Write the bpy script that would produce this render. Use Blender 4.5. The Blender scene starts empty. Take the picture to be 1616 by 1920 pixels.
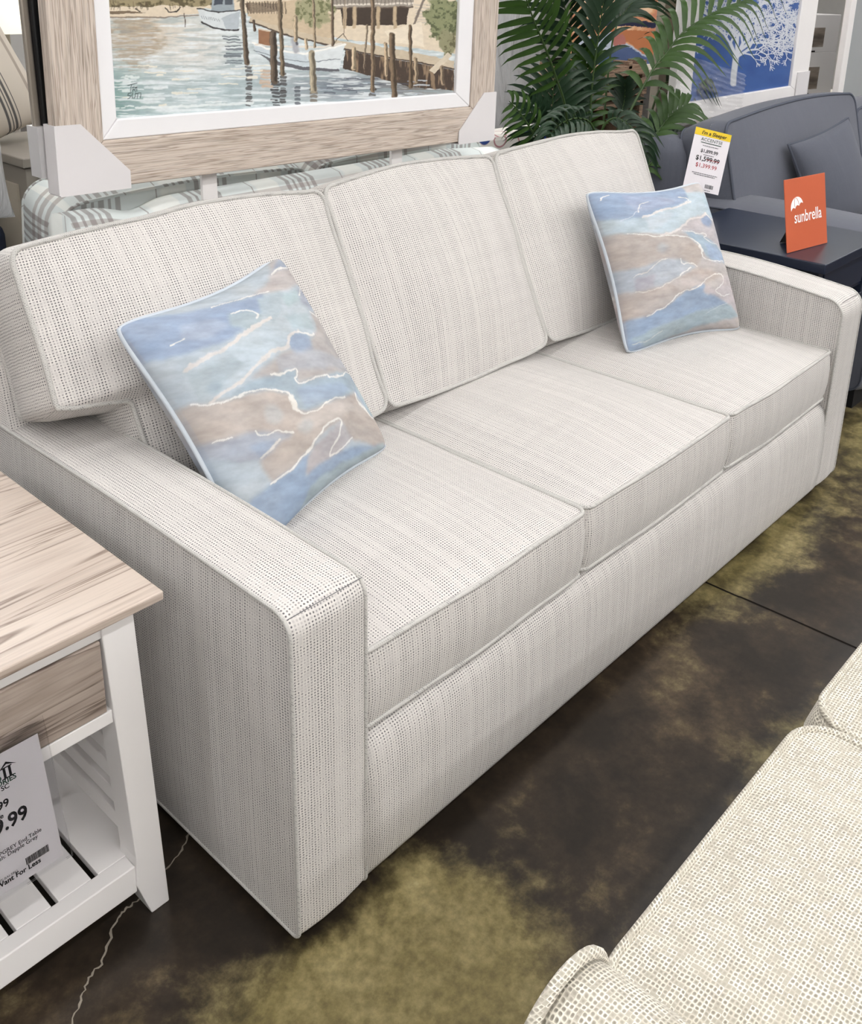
import bpy, bmesh, math, random
import numpy as np
from mathutils import Vector, Matrix

random.seed(7)
rng = np.random.default_rng(11)
PI = math.pi
scene = bpy.context.scene
COL = scene.collection

# ------------------------------------------------------------------ camera
CX, CY, CZ = -0.7183, -0.9029, 1.4666
YAW, PITCH, ROLL = 0.83259, 0.33055, 0.021246
FPX, PPX, PPY = 1852.68, 808.0, 580.11
_f = np.array([math.sin(YAW)*math.cos(PITCH), math.cos(YAW)*math.cos(PITCH), -math.sin(PITCH)])
_r = np.array([math.cos(YAW), -math.sin(YAW), 0.0])
_u = np.cross(_r, _f)
_R = _r*math.cos(ROLL) + _u*math.sin(ROLL)
_U = -_r*math.sin(ROLL) + _u*math.cos(ROLL)
_O = np.array([CX, CY, CZ])

def at(px, py, ax, val):
    """point of the place seen at photo pixel (px, py) on the plane ax = val"""
    d = _f + _R*(px-PPX)/FPX - _U*(py-PPY)/FPX
    i = 'xyz'.index(ax)
    return _O + d*(val-_O[i])/d[i]

def project(x, y, z):
    dx, dy, dz = x-CX, y-CY, z-CZ
    w = dx*_f[0]+dy*_f[1]+dz*_f[2]
    a = dx*_R[0]+dy*_R[1]+dz*_R[2]
    b = dx*_U[0]+dy*_U[1]+dz*_U[2]
    return PPX+FPX*a/w, PPY-FPX*b/w

cam_data = bpy.data.cameras.new('camera')
cam = bpy.data.objects.new('camera', cam_data)
COL.objects.link(cam)
m3 = Matrix(((_R[0], _U[0], -_f[0]), (_R[1], _U[1], -_f[1]), (_R[2], _U[2], -_f[2])))
cam.matrix_world = Matrix.Translation((CX, CY, CZ)) @ m3.to_4x4()
cam_data.sensor_fit = 'HORIZONTAL'
cam_data.sensor_width = 36.0
cam_data.lens = FPX/1616.0*36.0
cam_data.shift_y = (PPY-960.0)/1616.0
cam_data.clip_start = 0.02
scene.camera = cam

# ------------------------------------------------------------------ materials
def srgb(r, g, b):
    def c(v):
        v /= 255.0
        return v/12.92 if v <= 0.04045 else ((v+0.055)/1.055)**2.4
    return (c(r), c(g), c(b), 1.0)

class NT:
    """small helper to wire shader nodes"""
    def __init__(self, name, rough=0.6, spec=0.4):
        self.m = bpy.data.materials.new(name)
        self.m.use_nodes = True
        self.t = self.m.node_tree
        self.t.nodes.clear()
        self.out = self.t.nodes.new('ShaderNodeOutputMaterial')
        self.b = self.t.nodes.new('ShaderNodeBsdfPrincipled')
        self.t.links.new(self.b.outputs[0], self.out.inputs[0])
        self.b.inputs['Roughness'].default_value = rough
        self.b.inputs['Specular IOR Level'].default_value = spec
    def n(self, kind, **kw):
        nd = self.t.nodes.new(kind)
        for k, v in kw.items():
            setattr(nd, k, v)
        return nd
    def put(self, sock, v):
        if hasattr(v, 'is_output') or isinstance(v, bpy.types.NodeSocket):
            self.t.links.new(v, sock)
        else:
            sock.default_value = v
    def math(self, op, a, b=None, c=None, clamp=False):
        nd = self.n('ShaderNodeMath', operation=op, use_clamp=clamp)
        for i, v in enumerate((a, b, c)):
            if v is not None:
                self.put(nd.inputs[i], v)
        return nd.outputs[0]
    def mix(self, fac, a, b, blend='MIX'):
        nd = self.n('ShaderNodeMix', data_type='RGBA', blend_type=blend)
        self.put(nd.inputs[0], fac); self.put(nd.inputs[6], a); self.put(nd.inputs[7], b)
        return nd.outputs[2]
    def noise(self, vec, scale, detail=2.0, rough=0.5, dist=0.0):
        nd = self.n('ShaderNodeTexNoise')
        if vec is not None:
            self.put(nd.inputs['Vector'], vec)
        nd.inputs['Scale'].default_value = scale
        nd.inputs['Detail'].default_value = detail
        nd.inputs['Roughness'].default_value = rough
        nd.inputs['Distortion'].default_value = dist
        return nd.outputs['Fac']
    def ramp(self, fac, stops, interp='LINEAR'):
        nd = self.n('ShaderNodeValToRGB')
        nd.color_ramp.interpolation = interp
        el = nd.color_ramp.elements
        while len(el) < len(stops):
            el.new(0.5)
        for e, (p, c) in zip(el, stops):
            e.position = p
            e.color = c if isinstance(c, tuple) else (c, c, c, 1)
        self.put(nd.inputs[0], fac)
        return nd.outputs[0]
    def step(self, v, lo, hi):
        nd = self.n('ShaderNodeMapRange', interpolation_type='SMOOTHSTEP')
        self.put(nd.inputs[0], v)
        nd.inputs[1].default_value = lo; nd.inputs[2].default_value = hi
        return nd.outputs[0]
    def uv(self):
        return self.n('ShaderNodeTexCoord').outputs['UV']
    def obj(self):
        return self.n('ShaderNodeTexCoord').outputs['Object']
    def sep(self, v):
        nd = self.n('ShaderNodeSeparateXYZ'); self.put(nd.inputs[0], v)
        return nd.outputs
    def comb(self, x, y, z=0.0):
        nd = self.n('ShaderNodeCombineXYZ')
        self.put(nd.inputs[0], x); self.put(nd.inputs[1], y); self.put(nd.inputs[2], z)
        return nd.outputs[0]
    def scale(self, v, s):
        nd = self.n('ShaderNodeMapping'); self.put(nd.inputs['Vector'], v)
        nd.inputs['Scale'].default_value = s
        return nd.outputs[0]
    def color(self, c):
        self.put(self.b.inputs['Base Color'], c)
        return self
    def bump(self, h, strength=0.3, dist=0.002):
        nd = self.n('ShaderNodeBump')
        nd.inputs['Strength'].default_value = strength
        nd.inputs['Distance'].default_value = dist
        self.put(nd.inputs['Height'], h)
        self.t.links.new(nd.outputs[0], self.b.inputs['Normal'])
        return self

def plain(name, rgb, rough=0.6, spec=0.4, vary=0.04, metal=0.0, nscale=14.0):
    n = NT(name, rough, spec)
    c = srgb(*rgb)
    f = n.noise(n.obj(), nscale, 3.0)
    lo = tuple(x*(1-vary) for x in c[:3])+(1,)
    hi = tuple(min(1, x*(1+vary)) for x in c[:3])+(1,)
    n.color(n.mix(f, lo, hi))
    n.b.inputs['Metallic'].default_value = metal
    return n.m

def weave(name, base, dark, cu, cv, dots=(0.38, 0.75), strength=0.8, stripe=0.5, light=None, bump=0.25, basket=False, wobble=0.5):
    """woven upholstery: rows of small dark gaps between light yarns, UV in metres"""
    n = NT(name, 0.9, 0.15)
    n.b.inputs['Sheen Weight'].default_value = 0.15
    uv = n.uv()
    s = n.sep(uv)
    wob = n.noise(n.scale(uv, (60, 60, 1)), 1.0, 1.0)
    u = n.math('ADD', n.math('DIVIDE', s[0], cu), n.math('MULTIPLY', wob, wobble))
    v = n.math('ADD', n.math('DIVIDE', s[1], cv), n.math('MULTIPLY', wob, wobble*0.8))
    if basket:
        row = n.math('FLOOR', v)
        u = n.math('ADD', u, n.math('MULTIPLY', row, 0.5))
    a = n.math('MULTIPLY_ADD', n.math('COSINE', n.math('MULTIPLY', u, 2*PI)), 0.5, 0.5)
    b = n.math('MULTIPLY_ADD', n.math('COSINE', n.math('MULTIPLY', v, 2*PI)), 0.5, 0.5)
    d = n.math('MULTIPLY', a, b)
    cell = n.comb(n.math('FLOOR', n.math('ADD', u, 0.5)), n.math('FLOOR', n.math('ADD', v, 0.5)))
    wn = n.n('ShaderNodeTexWhiteNoise', noise_dimensions='2D'); n.put(wn.inputs['Vector'], cell)
    colw = n.n('ShaderNodeTexWhiteNoise', noise_dimensions='1D')
    n.put(colw.inputs['W'], n.math('FLOOR', n.math('ADD', u, 0.5)))
    band = n.noise(n.scale(uv, (45, 3.0, 1)), 1.0, 2.0)
    cross = n.noise(n.scale(uv, (3.0, 40, 1)), 1.0, 2.0)
    amt = n.math('ADD', n.math('MULTIPLY', n.math('SUBTRACT', colw.outputs[0], 0.45), stripe*1.5), n.math('MULTIPLY', wn.outputs[0], 0.8))
    amt = n.math('ADD', amt, n.math('MULTIPLY', n.math('SUBTRACT', band, 0.5), 1.8))
    amt = n.math('ADD', amt, n.math('MULTIPLY', n.math('SUBTRACT', cross, 0.5), 1.1))
    amt = n.math('ADD', amt, 0.35, clamp=True)
    mask = n.math('MULTIPLY', n.math('MULTIPLY', n.step(d, dots[0], dots[1]), amt), strength, clamp=True)
    tone = n.noise(n.scale(uv, (300, 26, 1)), 1.0, 2.0)
    bc = n.mix(tone, tuple(x*0.86 for x in base[:3])+(1,), base)
    if light:
        hi = n.math('MULTIPLY', n.step(n.math('SUBTRACT', 1.0, d), 0.75, 1.0), wn.outputs[0])
        bc = n.mix(hi, bc, light)
    n.color(n.mix(mask, bc, dark))
    n.bump(n.math('SUBTRACT', 1.0, mask), bump, 0.0015)
    return n.m

def vcol_mat(name, rough=0.8, spec=0.2, twill=0.0):
    n = NT(name, rough, spec)
    a = n.n('ShaderNodeVertexColor', layer_name='paint')
    c = a.outputs[0]
    if twill:
        s = n.sep(n.obj())
        w = n.math('MULTIPLY_ADD', n.math('SINE', n.math('MULTIPLY', n.math('ADD', s[0], s[2]), 2*PI/0.0026)), 0.5, 0.5)
        c = n.mix(n.math('MULTIPLY', w, twill), c, (1, 1, 1, 1), 'MIX')
    n.color(c)
    return n.m

def wood(name, c1, c2, c3, axis, rough=0.45, ring=1.0, coat=0.0, fine=1.0, streak=0.8, lines=3, cross=26.0, along=1.6, dist=0.9):
    """grain runs along axis (object coordinates)"""
    n = NT(name, rough, 0.45)
    o = n.obj()
    k = [cross*fine]*3; k['xyz'.index(axis)] = along*fine
    k2 = [210.0, 210.0, 210.0]; k2['xyz'.index(axis)] = 9.0
    f1 = n.noise(n.scale(o, tuple(k)), 1.0*ring, 4.0, 0.6, dist)
    f2 = n.noise(n.scale(o, tuple(k2)), 1.0, 3.0, 0.6)
    stops = [(0.22, c3), (0.36, c2), (0.44, c1), (0.475, c3), (0.50, c1), (0.56, c2), (0.585, c3), (0.61, c1), (0.70, c2), (0.715, c3), (0.74, c1)]
    if lines == 2:
        stops = [(0.25, c2), (0.38, c1), (0.432, c1), (0.445, c3), (0.462, c2), (0.52, c1), (0.565, c2), (0.578, c3), (0.59, c1), (0.75, c2)]
    g = n.ramp(f1, stops)
    fine_ = n.ramp(f2, [(0.34, 0.66), (0.50, 0.95), (0.66, 1.0)])
    n.color(n.mix(streak, g, fine_, 'MULTIPLY'))
    n.bump(f2, 0.25, 0.001)
    if coat:
        n.b.inputs['Coat Weight'].default_value = coat
        n.b.inputs['Coat Roughness'].default_value = 0.25
    return n.m

M = {}
M['sofa'] = weave('oatmeal_weave', srgb(202, 198, 195), srgb(92, 90, 93), 0.0056, 0.0050, (0.36, 0.74), 1.0, 0.6, srgb(216, 212, 207))
M['welt'] = weave('oatmeal_welt', srgb(194, 192, 188), srgb(118, 116, 116), 0.004, 0.004, (0.3, 0.8), 0.8, 0.4)
M['loveseat'] = weave('tweed_weave', srgb(180, 174, 161), srgb(110, 105, 95), 0.0054, 0.0047, (0.10, 0.85), 0.62, 0.25, srgb(238, 233, 219), 0.6, False, 0.9)
M['grey_cloth'] = weave('grey_cloth', srgb(97, 100, 110), srgb(62, 65, 75), 0.0022, 0.0022, (0.2, 0.8), 0.7, 0.4)
M['grey_welt'] = plain('grey_welt', (84, 88, 98), 0.9, 0.1)
M['white_paint'] = plain('white_paint', (236, 233, 232), 0.28, 0.5, 0.015)
M['card'] = plain('white_card', (208, 205, 206), 0.7, 0.2, 0.02)
M['liner'] = plain('white_liner', (226, 225, 227), 0.5, 0.3, 0.02)
M['black'] = plain('black_matt', (20, 20, 22), 0.6, 0.3)
M['black_plastic'] = plain('black_plastic', (16, 17, 19), 0.4, 0.4)
M['navy'] = plain('navy_lacquer', (26, 34, 52), 0.3, 0.5, 0.06)
M['navy_cloth'] = plain('navy_cloth', (34, 38, 50), 0.9, 0.1)
M['silver'] = plain('champagne_silver', (160, 152, 142), 0.35, 0.5, 0.05, 0.6)
M['grey_paint'] = plain('warm_grey_paint', (132, 126, 118), 0.5, 0.4)
M['tan_paint'] = plain('tan_paint', (168, 160, 146), 0.5, 0.4)
M['dark_paint'] = plain('dark_grey_paint', (78, 73, 68), 0.5, 0.4)
M['cream'] = plain('cream_paint', (226, 220, 208), 0.5, 0.3)
M['orange'] = plain('orange_card', (188, 92, 60), 0.55, 0.3, 0.02)
M['ink'] = plain('black_ink', (34, 32, 36), 0.6, 0.2, 0.02)
M['ink_green'] = plain('dark_green_ink', (38, 66, 54), 0.6, 0.2, 0.02)
M['ink_red'] = plain('red_marker', (172, 52, 58), 0.6, 0.2, 0.02)
M['ink_grey'] = plain('grey_ink', (96, 96, 100), 0.6, 0.2, 0.02)
M['paper_white'] = plain('white_ink', (248, 246, 244), 0.6, 0.2, 0.01)
M['paper'] = plain('sign_paper', (226, 222, 227), 0.5, 0.3, 0.01)
M['yellow'] = plain('yellow_paper', (228, 196, 46), 0.6, 0.3, 0.02)
M['pot'] = plain('black_pot', (32, 34, 38), 0.5, 0.4)
M['soil'] = plain('dark_soil', (44, 36, 28), 0.9, 0.1, 0.3)
M['stem'] = plain('palm_stem', (52, 74, 34), 0.45, 0.4, 0.15)
M['pale_wood'] = wood('pale_washed_wood', srgb(203, 191, 180), srgb(187, 173, 160), srgb(152, 136, 123), 'x', 0.65, 1.3, 0.0, 1.2, 0.9, 3, 44.0, 1.0, 0.25)
M['pale_wood_z'] = wood('pale_washed_wood_upright', srgb(203, 191, 180), srgb(187, 173, 160), srgb(152, 136, 123), 'z', 0.65, 1.3, 0.0, 1.2, 0.9, 3, 44.0, 1.0, 0.25)
M['table_wood'] = wood('driftwood_top', srgb(198, 184, 172), srgb(184, 169, 157), srgb(130, 113, 102), 'x', 0.30, 0.5, 0.35, 0.75, 0.4, 2)
M['drawer_wood'] = wood('driftwood_front', srgb(170, 156, 146), srgb(150, 136, 126), srgb(104, 90, 82), 'x', 0.42, 0.6, 0.1, 0.8, 0.5, 2)
M['crate_wood'] = wood('crate_wood', srgb(158, 134, 112), srgb(128, 104, 84), srgb(78, 60, 48), 'x', 0.7, 1.0)
M['shade'] = plain('lamp_shade', (244, 240, 228), 0.8, 0.1, 0.01)
M['cover'] = plain('dark_brown_cover', (70, 62, 56), 0.9, 0.1)
M['lit_shade'] = plain('lit_lamp_shade', (246, 243, 230), 0.8, 0.1, 0.01)
_b = M['lit_shade'].node_tree.nodes['Principled BSDF']
_b.inputs['Emission Color'].default_value = (1, 0.95, 0.82, 1); _b.inputs['Emission Strength'].default_value = 0.3
M['green_paint'] = plain('sage_green_paint', (112, 146, 134), 0.5, 0.3)

n = NT('palm_leaf', 0.42, 0.28)
f = n.noise(n.obj(), 9.0, 3.0)
n.color(n.mix(f, srgb(22, 44, 14), srgb(58, 88, 30)))
M['leaf'] = n.m
n = NT('palm_leaf_dark', 0.38, 0.32)
f = n.noise(n.obj(), 9.0, 3.0)
n.color(n.mix(f, srgb(16, 32, 20), srgb(42, 66, 44)))
M['leaf_dark'] = n.m

n = NT('clear_vinyl', 0.08, 0.5)
n.color((0.95, 0.95, 0.96, 1))
n.b.inputs['Transmission Weight'].default_value = 1.0
n.b.inputs['IOR'].default_value = 1.05
M['clear'] = n.m

n = NT('frosted_plastic', 0.35, 0.5)
n.color(srgb(205, 203, 204))
n.b.inputs['Transmission Weight'].default_value = 0.25
M['frosted'] = n.m

n = NT('white_stretch_wrap', 0.16, 0.6)
f = n.noise(n.scale(n.obj(), (9, 9, 2.2)), 1.0, 4.0, 0.6, 1.2)
n.color(n.mix(f, srgb(176, 178, 182), srgb(228, 228, 230)))
n.bump(f, 0.9, 0.03)
M['wrap'] = n.m

n = NT('clear_wrap', 0.12, 0.6)
n.color((0.9, 0.9, 0.92, 1))
n.b.inputs['Alpha'].default_value = 0.16
f = n.noise(n.scale(n.obj(), (14, 14, 40)), 1.0, 3.0, 0.6, 1.0)
n.bump(f, 1.0, 0.02)
M['stretch'] = n.m

n = NT('mirror_glass', 0.06, 0.5)
n.color(srgb(190, 196, 200)); n.b.inputs['Metallic'].default_value = 1.0
M['mirror'] = n.m

# plaid cotton: crossing bands over a pale blue-green ground
n = NT('plaid_cotton', 0.9, 0.15)
s = n.sep(n.uv())
def bandmask(coord, period, bands):
    fr = n.math('FRACT', n.math('DIVIDE', coord, period))
    tot = None
    for (c0, w) in bands:
        dd = n.math('ABSOLUTE', n.math('SUBTRACT', fr, c0))
        k = n.math('SUBTRACT', 1.0, n.step(dd, w*0.8, w*1.2))
        tot = k if tot is None else n.math('MAXIMUM', tot, k)
    return tot
P1 = 0.30
bu = bandmask(s[0], P1, [(0.10, 0.022), (0.17, 0.012), (0.24, 0.024), (0.31, 0.012), (0.38, 0.022), (0.72, 0.006)])
bv = bandmask(s[1], P1, [(0.16, 0.022), (0.25, 0.03), (0.34, 0.022), (0.75, 0.006)])
wide = bandmask(s[0], P1, [(0.88, 0.12)])
ground = n.mix(wide, srgb(212, 219, 218), srgb(228, 231, 227))
c = n.mix(n.math('MULTIPLY', bv, 0.45), ground, srgb(128, 106, 100))
c = n.mix(n.math('MULTIPLY', bu, 0.6), c, srgb(124, 112, 110))
n.color(c)
M['plaid'] = n.m

# ticking-stripe linen
n = NT('striped_linen', 0.9, 0.1)
s = n.sep(n.uv())
st = bandmask(s[0], 0.21, [(0.20, 0.022), (0.27, 0.010), (0.33, 0.022), (0.40, 0.008)])
st2 = bandmask(s[0], 0.21, [(0.75, 0.03)])
c = n.mix(n.math('MULTIPLY', st2, 0.55), srgb(205, 196, 184), srgb(122, 108, 98))
c = n.mix(n.math('MULTIPLY', st, 0.85), c, srgb(58, 60, 66))
n.color(c)
M['stripe'] = n.m

# patterned cotton with rose rings and blue ovals
n = NT('medallion_cotton', 0.85, 0.1)
uvs = n.uv()
vo = n.n('ShaderNodeTexVoronoi', feature='F1'); n.put(vo.inputs['Vector'], n.scale(uvs, (7.5, 9.5, 1)))
vo.inputs['Scale'].default_value = 1.0; vo.inputs['Randomness'].default_value = 0.35
dd = vo.outputs['Distance']
ring = n.math('MULTIPLY', n.step(dd, 0.28, 0.31), n.math('SUBTRACT', 1.0, n.step(dd, 0.33, 0.37)))
disc = n.math('SUBTRACT', 1.0, n.step(dd, 0.33, 0.37))
hue = n.sep(vo.outputs['Color'])
blue = n.math('MULTIPLY', disc, n.math('GREATER_THAN', hue[0], 0.62))
c = n.mix(ring, srgb(226, 222, 216), srgb(178, 128, 134))
c = n.mix(blue, c, srgb(52, 74, 132))
n.color(c)
M['medallion'] = n.m

# stained and sealed concrete
n = NT('stained_concrete', 0.3, 0.36)
o = n.obj()
big = n.noise(o, 1.5, 6.0, 0.62, 0.5)
mid = n.noise(o, 6.5, 9.0, 0.70, 0.12)
fin = n.noise(o, 48.0, 6.0, 0.7)
def blob(x, y, rx, ry):
    sp = n.sep(o)
    ex = n.math('DIVIDE', n.math('SUBTRACT', sp[0], x), rx)
    ey = n.math('DIVIDE', n.math('SUBTRACT', sp[1], y), ry)
    d2 = n.math('ADD', n.math('MULTIPLY', ex, ex), n.math('MULTIPLY', ey, ey))
    return n.math('POWER', 2.718, n.math('MULTIPLY', d2, -1.0))
acc = None
for bb in ((0.06, -0.25, 0.24, 0.2), (-0.06, -0.1, 0.16, 0.12), (0.22, -0.12, 0.1, 0.12), (1.62, -0.02, 0.42, 0.1), (0.96, -0.42, 0.2, 0.1), (2.6, 0.0, 0.4, 0.2), (-0.35, -0.35, 0.3, 0.3)):
    k = blob(*bb)
    acc = k if acc is None else n.math('ADD', acc, k)
t = n.math('ADD', n.math('MULTIPLY', n.math('SUBTRACT', mid, 0.5), 2.4), acc)
t = n.math('ADD', t, n.math('MULTIPLY', n.math('SUBTRACT', big, 0.5), 0.7))
olive = n.step(t, 0.2, 1.0)
b2 = n.math('ADD', n.math('MULTIPLY', big, 0.45), n.math('MULTIPLY', mid, 0.6))
brown = n.ramp(b2, [(0.30, srgb(39, 33, 27)), (0.47, srgb(40, 34, 28)), (0.56, srgb(56, 47, 38)), (0.66, srgb(86, 73, 57)), (0.75, srgb(112, 97, 77))])
ol = n.ramp(n.math('ADD', n.math('MULTIPLY', mid, 0.75), n.math('MULTIPLY', fin, 0.25)), [(0.3, srgb(84, 76, 48)), (0.48, srgb(120, 109, 70)), (0.62, srgb(146, 134, 94)), (0.75, srgb(166, 154, 116))])
c = n.mix(olive, brown, ol)
c = n.mix(0.75, c, n.ramp(fin, [(0.36, 0.62), (0.62, 1.0)]), 'MULTIPLY')
n.color(c)
n.b.inputs['Roughness'].default_value = 0.32
M['floor'] = n.m
M['crack'] = plain('pale_crack', (146, 138, 126), 0.8, 0.1, 0.3, 0.0, 60.0)
M['joint'] = plain('saw_cut_joint', (22, 19, 17), 0.9, 0.1)
M['pale_glass'] = plain('pale_mirror_glass', (158, 162, 164), 0.12, 0.6)
M['wall'] = plain('showroom_wall', (206, 204, 200), 0.8, 0.2)
M['ceiling'] = plain('white_ceiling', (232, 231, 228), 0.9, 0.1)

n = NT('tube_light', 0.5)
n.color((1, 1, 1, 1))
n.b.inputs['Emission Color'].default_value = (1.0, 0.988, 0.975, 1)
n.b.inputs['Emission Strength'].default_value = 20.0
M['tube'] = n.m
M['tube_front'] = n.m.copy()
M['tube_front'].node_tree.nodes['Principled BSDF'].inputs['Emission Strength'].default_value = 34.0
# ------------------------------------------------------------------ geometry helpers
def link(name, me, mat, parent=None, smooth=False, bevel=0.0, seg=2, matrix=None):
    if mat is not None and len(me.materials) == 0:
        me.materials.append(mat)
    if smooth:
        me.polygons.foreach_set('use_smooth', [True]*len(me.polygons))
    o = bpy.data.objects.new(name, me)
    COL.objects.link(o)
    if parent is not None:
        o.parent = parent
    if matrix is not None:
        o.matrix_local = matrix
    if bevel:
        b = o.modifiers.new('bevel', 'BEVEL')
        b.width = bevel; b.segments = seg; b.limit_method = 'ANGLE'; b.angle_limit = math.radians(40)
    return o

def tag(o, label, cat, group=None):
    o['label'] = label; o['category'] = cat
    if group:
        o['group'] = group
    return o

def thing(name, label, cat, loc=(0, 0, 0), rotz=0.0, group=None):
    o = bpy.data.objects.new(name, None)
    o.empty_display_size = 0.1
    COL.objects.link(o)
    o.location = loc; o.rotation_euler = (0, 0, rotz)
    return tag(o, label, cat, group)

def structure(o):
    o['kind'] = 'structure'
    return o

def copy_tree(o, parent=None):
    c = o.copy(); COL.objects.link(c)
    if parent is not None:
        c.parent = parent
    for ch in list(o.children):
        copy_tree(ch, c)
    return c

class MB:
    def __init__(self):
        self.v = []; self.f = []; self.uv = []      # uv: list per face of per-corner pairs or None
    def add(self, vs, fs, uvs=None):
        k = len(self.v)
        self.v.extend([tuple(p) for p in vs])
        for i, f in enumerate(fs):
            self.f.append(tuple(a+k for a in f))
            self.uv.append(uvs[i] if uvs else None)
    def box(self, x0, x1, y0, y1, z0, z1, M4=None):
        vs = [(x, y, z) for z in (z0, z1) for y in (y0, y1) for x in (x0, x1)]
        if M4 is not None:
            vs = [tuple(M4 @ Vector(p)) for p in vs]
        self.add(vs, [(0, 2, 3, 1), (4, 5, 7, 6), (0, 1, 5, 4), (2, 6, 7, 3), (0, 4, 6, 2), (1, 3, 7, 5)])
        return self
    def prism(self, poly, axis, a0, a1):
        """extrude a 2-D polygon along an axis; axis y: poly is (x,z); axis x: (y,z); axis z: (x,y)"""
        def P(p, a):
            return {'y': (p[0], a, p[1]), 'x': (a, p[0], p[1]), 'z': (p[0], p[1], a)}[axis]
        k = len(poly)
        vs = [P(p, a0) for p in poly]+[P(p, a1) for p in poly]
        fs = [tuple(range(k))[::-1], tuple(range(k, 2*k))]
        fs += [(i, (i+1) % k, k+(i+1) % k, k+i) for i in range(k)]
        self.add(vs, fs)
        return self
    def tube(self, path, r, sides=8, closed=False, taper=None):
        path = [Vector(p) for p in path]
        nP = len(path)
        rings = []
        prev = None
        for i, p in enumerate(path):
            if closed:
                t = path[(i+1) % nP]-path[i-1]
            else:
                t = path[min(i+1, nP-1)]-path[max(i-1, 0)]
            t = t.normalized() if t.length > 1e-9 else Vector((0, 0, 1))
            if prev is None:
                a = t.orthogonal().normalized()
            else:
                a = prev-t*prev.dot(t)
                a = a.normalized() if a.length > 1e-6 else t.orthogonal().normalized()
            prev = a
            b = t.cross(a)
            rr = r if taper is None else r*taper(i/max(1, nP-1))
            rings.append([p+a*math.cos(2*PI*k/sides)*rr+b*math.sin(2*PI*k/sides)*rr for k in range(sides)])
        vs = [tuple(q) for rg in rings for q in rg]
        fs = []
        for i in range(nP if closed else nP-1):
            j = (i+1) % nP
            for k in range(sides):
                fs.append((i*sides+k, i*sides+(k+1) % sides, j*sides+(k+1) % sides, j*sides+k))
        if not closed:
            fs.append(tuple(range(sides))[::-1]); fs.append(tuple((nP-1)*sides+k for k in range(sides)))
        self.add(vs, fs)
        return self
    def lathe(self, prof, c=(0, 0, 0), seg=32):
        vs = []; fs = []
        for (r, z) in prof:
            for k in range(seg):
                vs.append((c[0]+r*math.cos(2*PI*k/seg), c[1]+r*math.sin(2*PI*k/seg), c[2]+z))
        for i in range(len(prof)-1):
            for k in range(seg):
                fs.append((i*seg+k, i*seg+(k+1) % seg, (i+1)*seg+(k+1) % seg, (i+1)*seg+k))
        self.add(vs, fs)
        return self
    def grid(self, fn, nu, nv):
        vs = [fn(i/nu, j/nv) for j in range(nv+1) for i in range(nu+1)]
        fs = [(j*(nu+1)+i, j*(nu+1)+i+1, (j+1)*(nu+1)+i+1, (j+1)*(nu+1)+i) for j in range(nv) for i in range(nu)]
        self.add(vs, fs)
        return self
    def mesh(self, name):
        me = bpy.data.meshes.new(name)
        me.from_pydata(self.v, [], self.f)
        if any(u is not None for u in self.uv):
            ul = me.uv_layers.new(name='UVMap')
            flat = []
            for f, u in zip(self.f, self.uv):
                flat.extend(u if u is not None else [(0.0, 0.0)]*len(f))
            ul.data.foreach_set('uv', [c for p in flat for c in p])
        me.update()
        return me

def fix_normals(me):
    bm = bmesh.new(); bm.from_mesh(me)
    bmesh.ops.recalc_face_normals(bm, faces=bm.faces)
    bm.to_mesh(me); bm.free()
    return me

def box_uv(me, mode='std', off=(0.0, 0.0)):
    """metre-scaled UV from the dominant face normal (local coordinates)"""
    ul = me.uv_layers.new(name='UVMap') if not me.uv_layers else me.uv_layers[0]
    for p in me.polygons:
        nx, ny, nz = (abs(c) for c in p.normal)
        for li in p.loop_indices:
            x, y, z = me.vertices[me.loops[li].vertex_index].co
            if ny >= nx and ny >= nz:
                q = (x, z)
            elif nz >= nx:
                q = (y, x) if mode == 'arm' else (x, y)
            else:
                q = (y, z) if mode in ('std', 'arm') else (z, y)
            ul.data[li].uv = (q[0]+off[0], q[1]+off[1])
    return me

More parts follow.
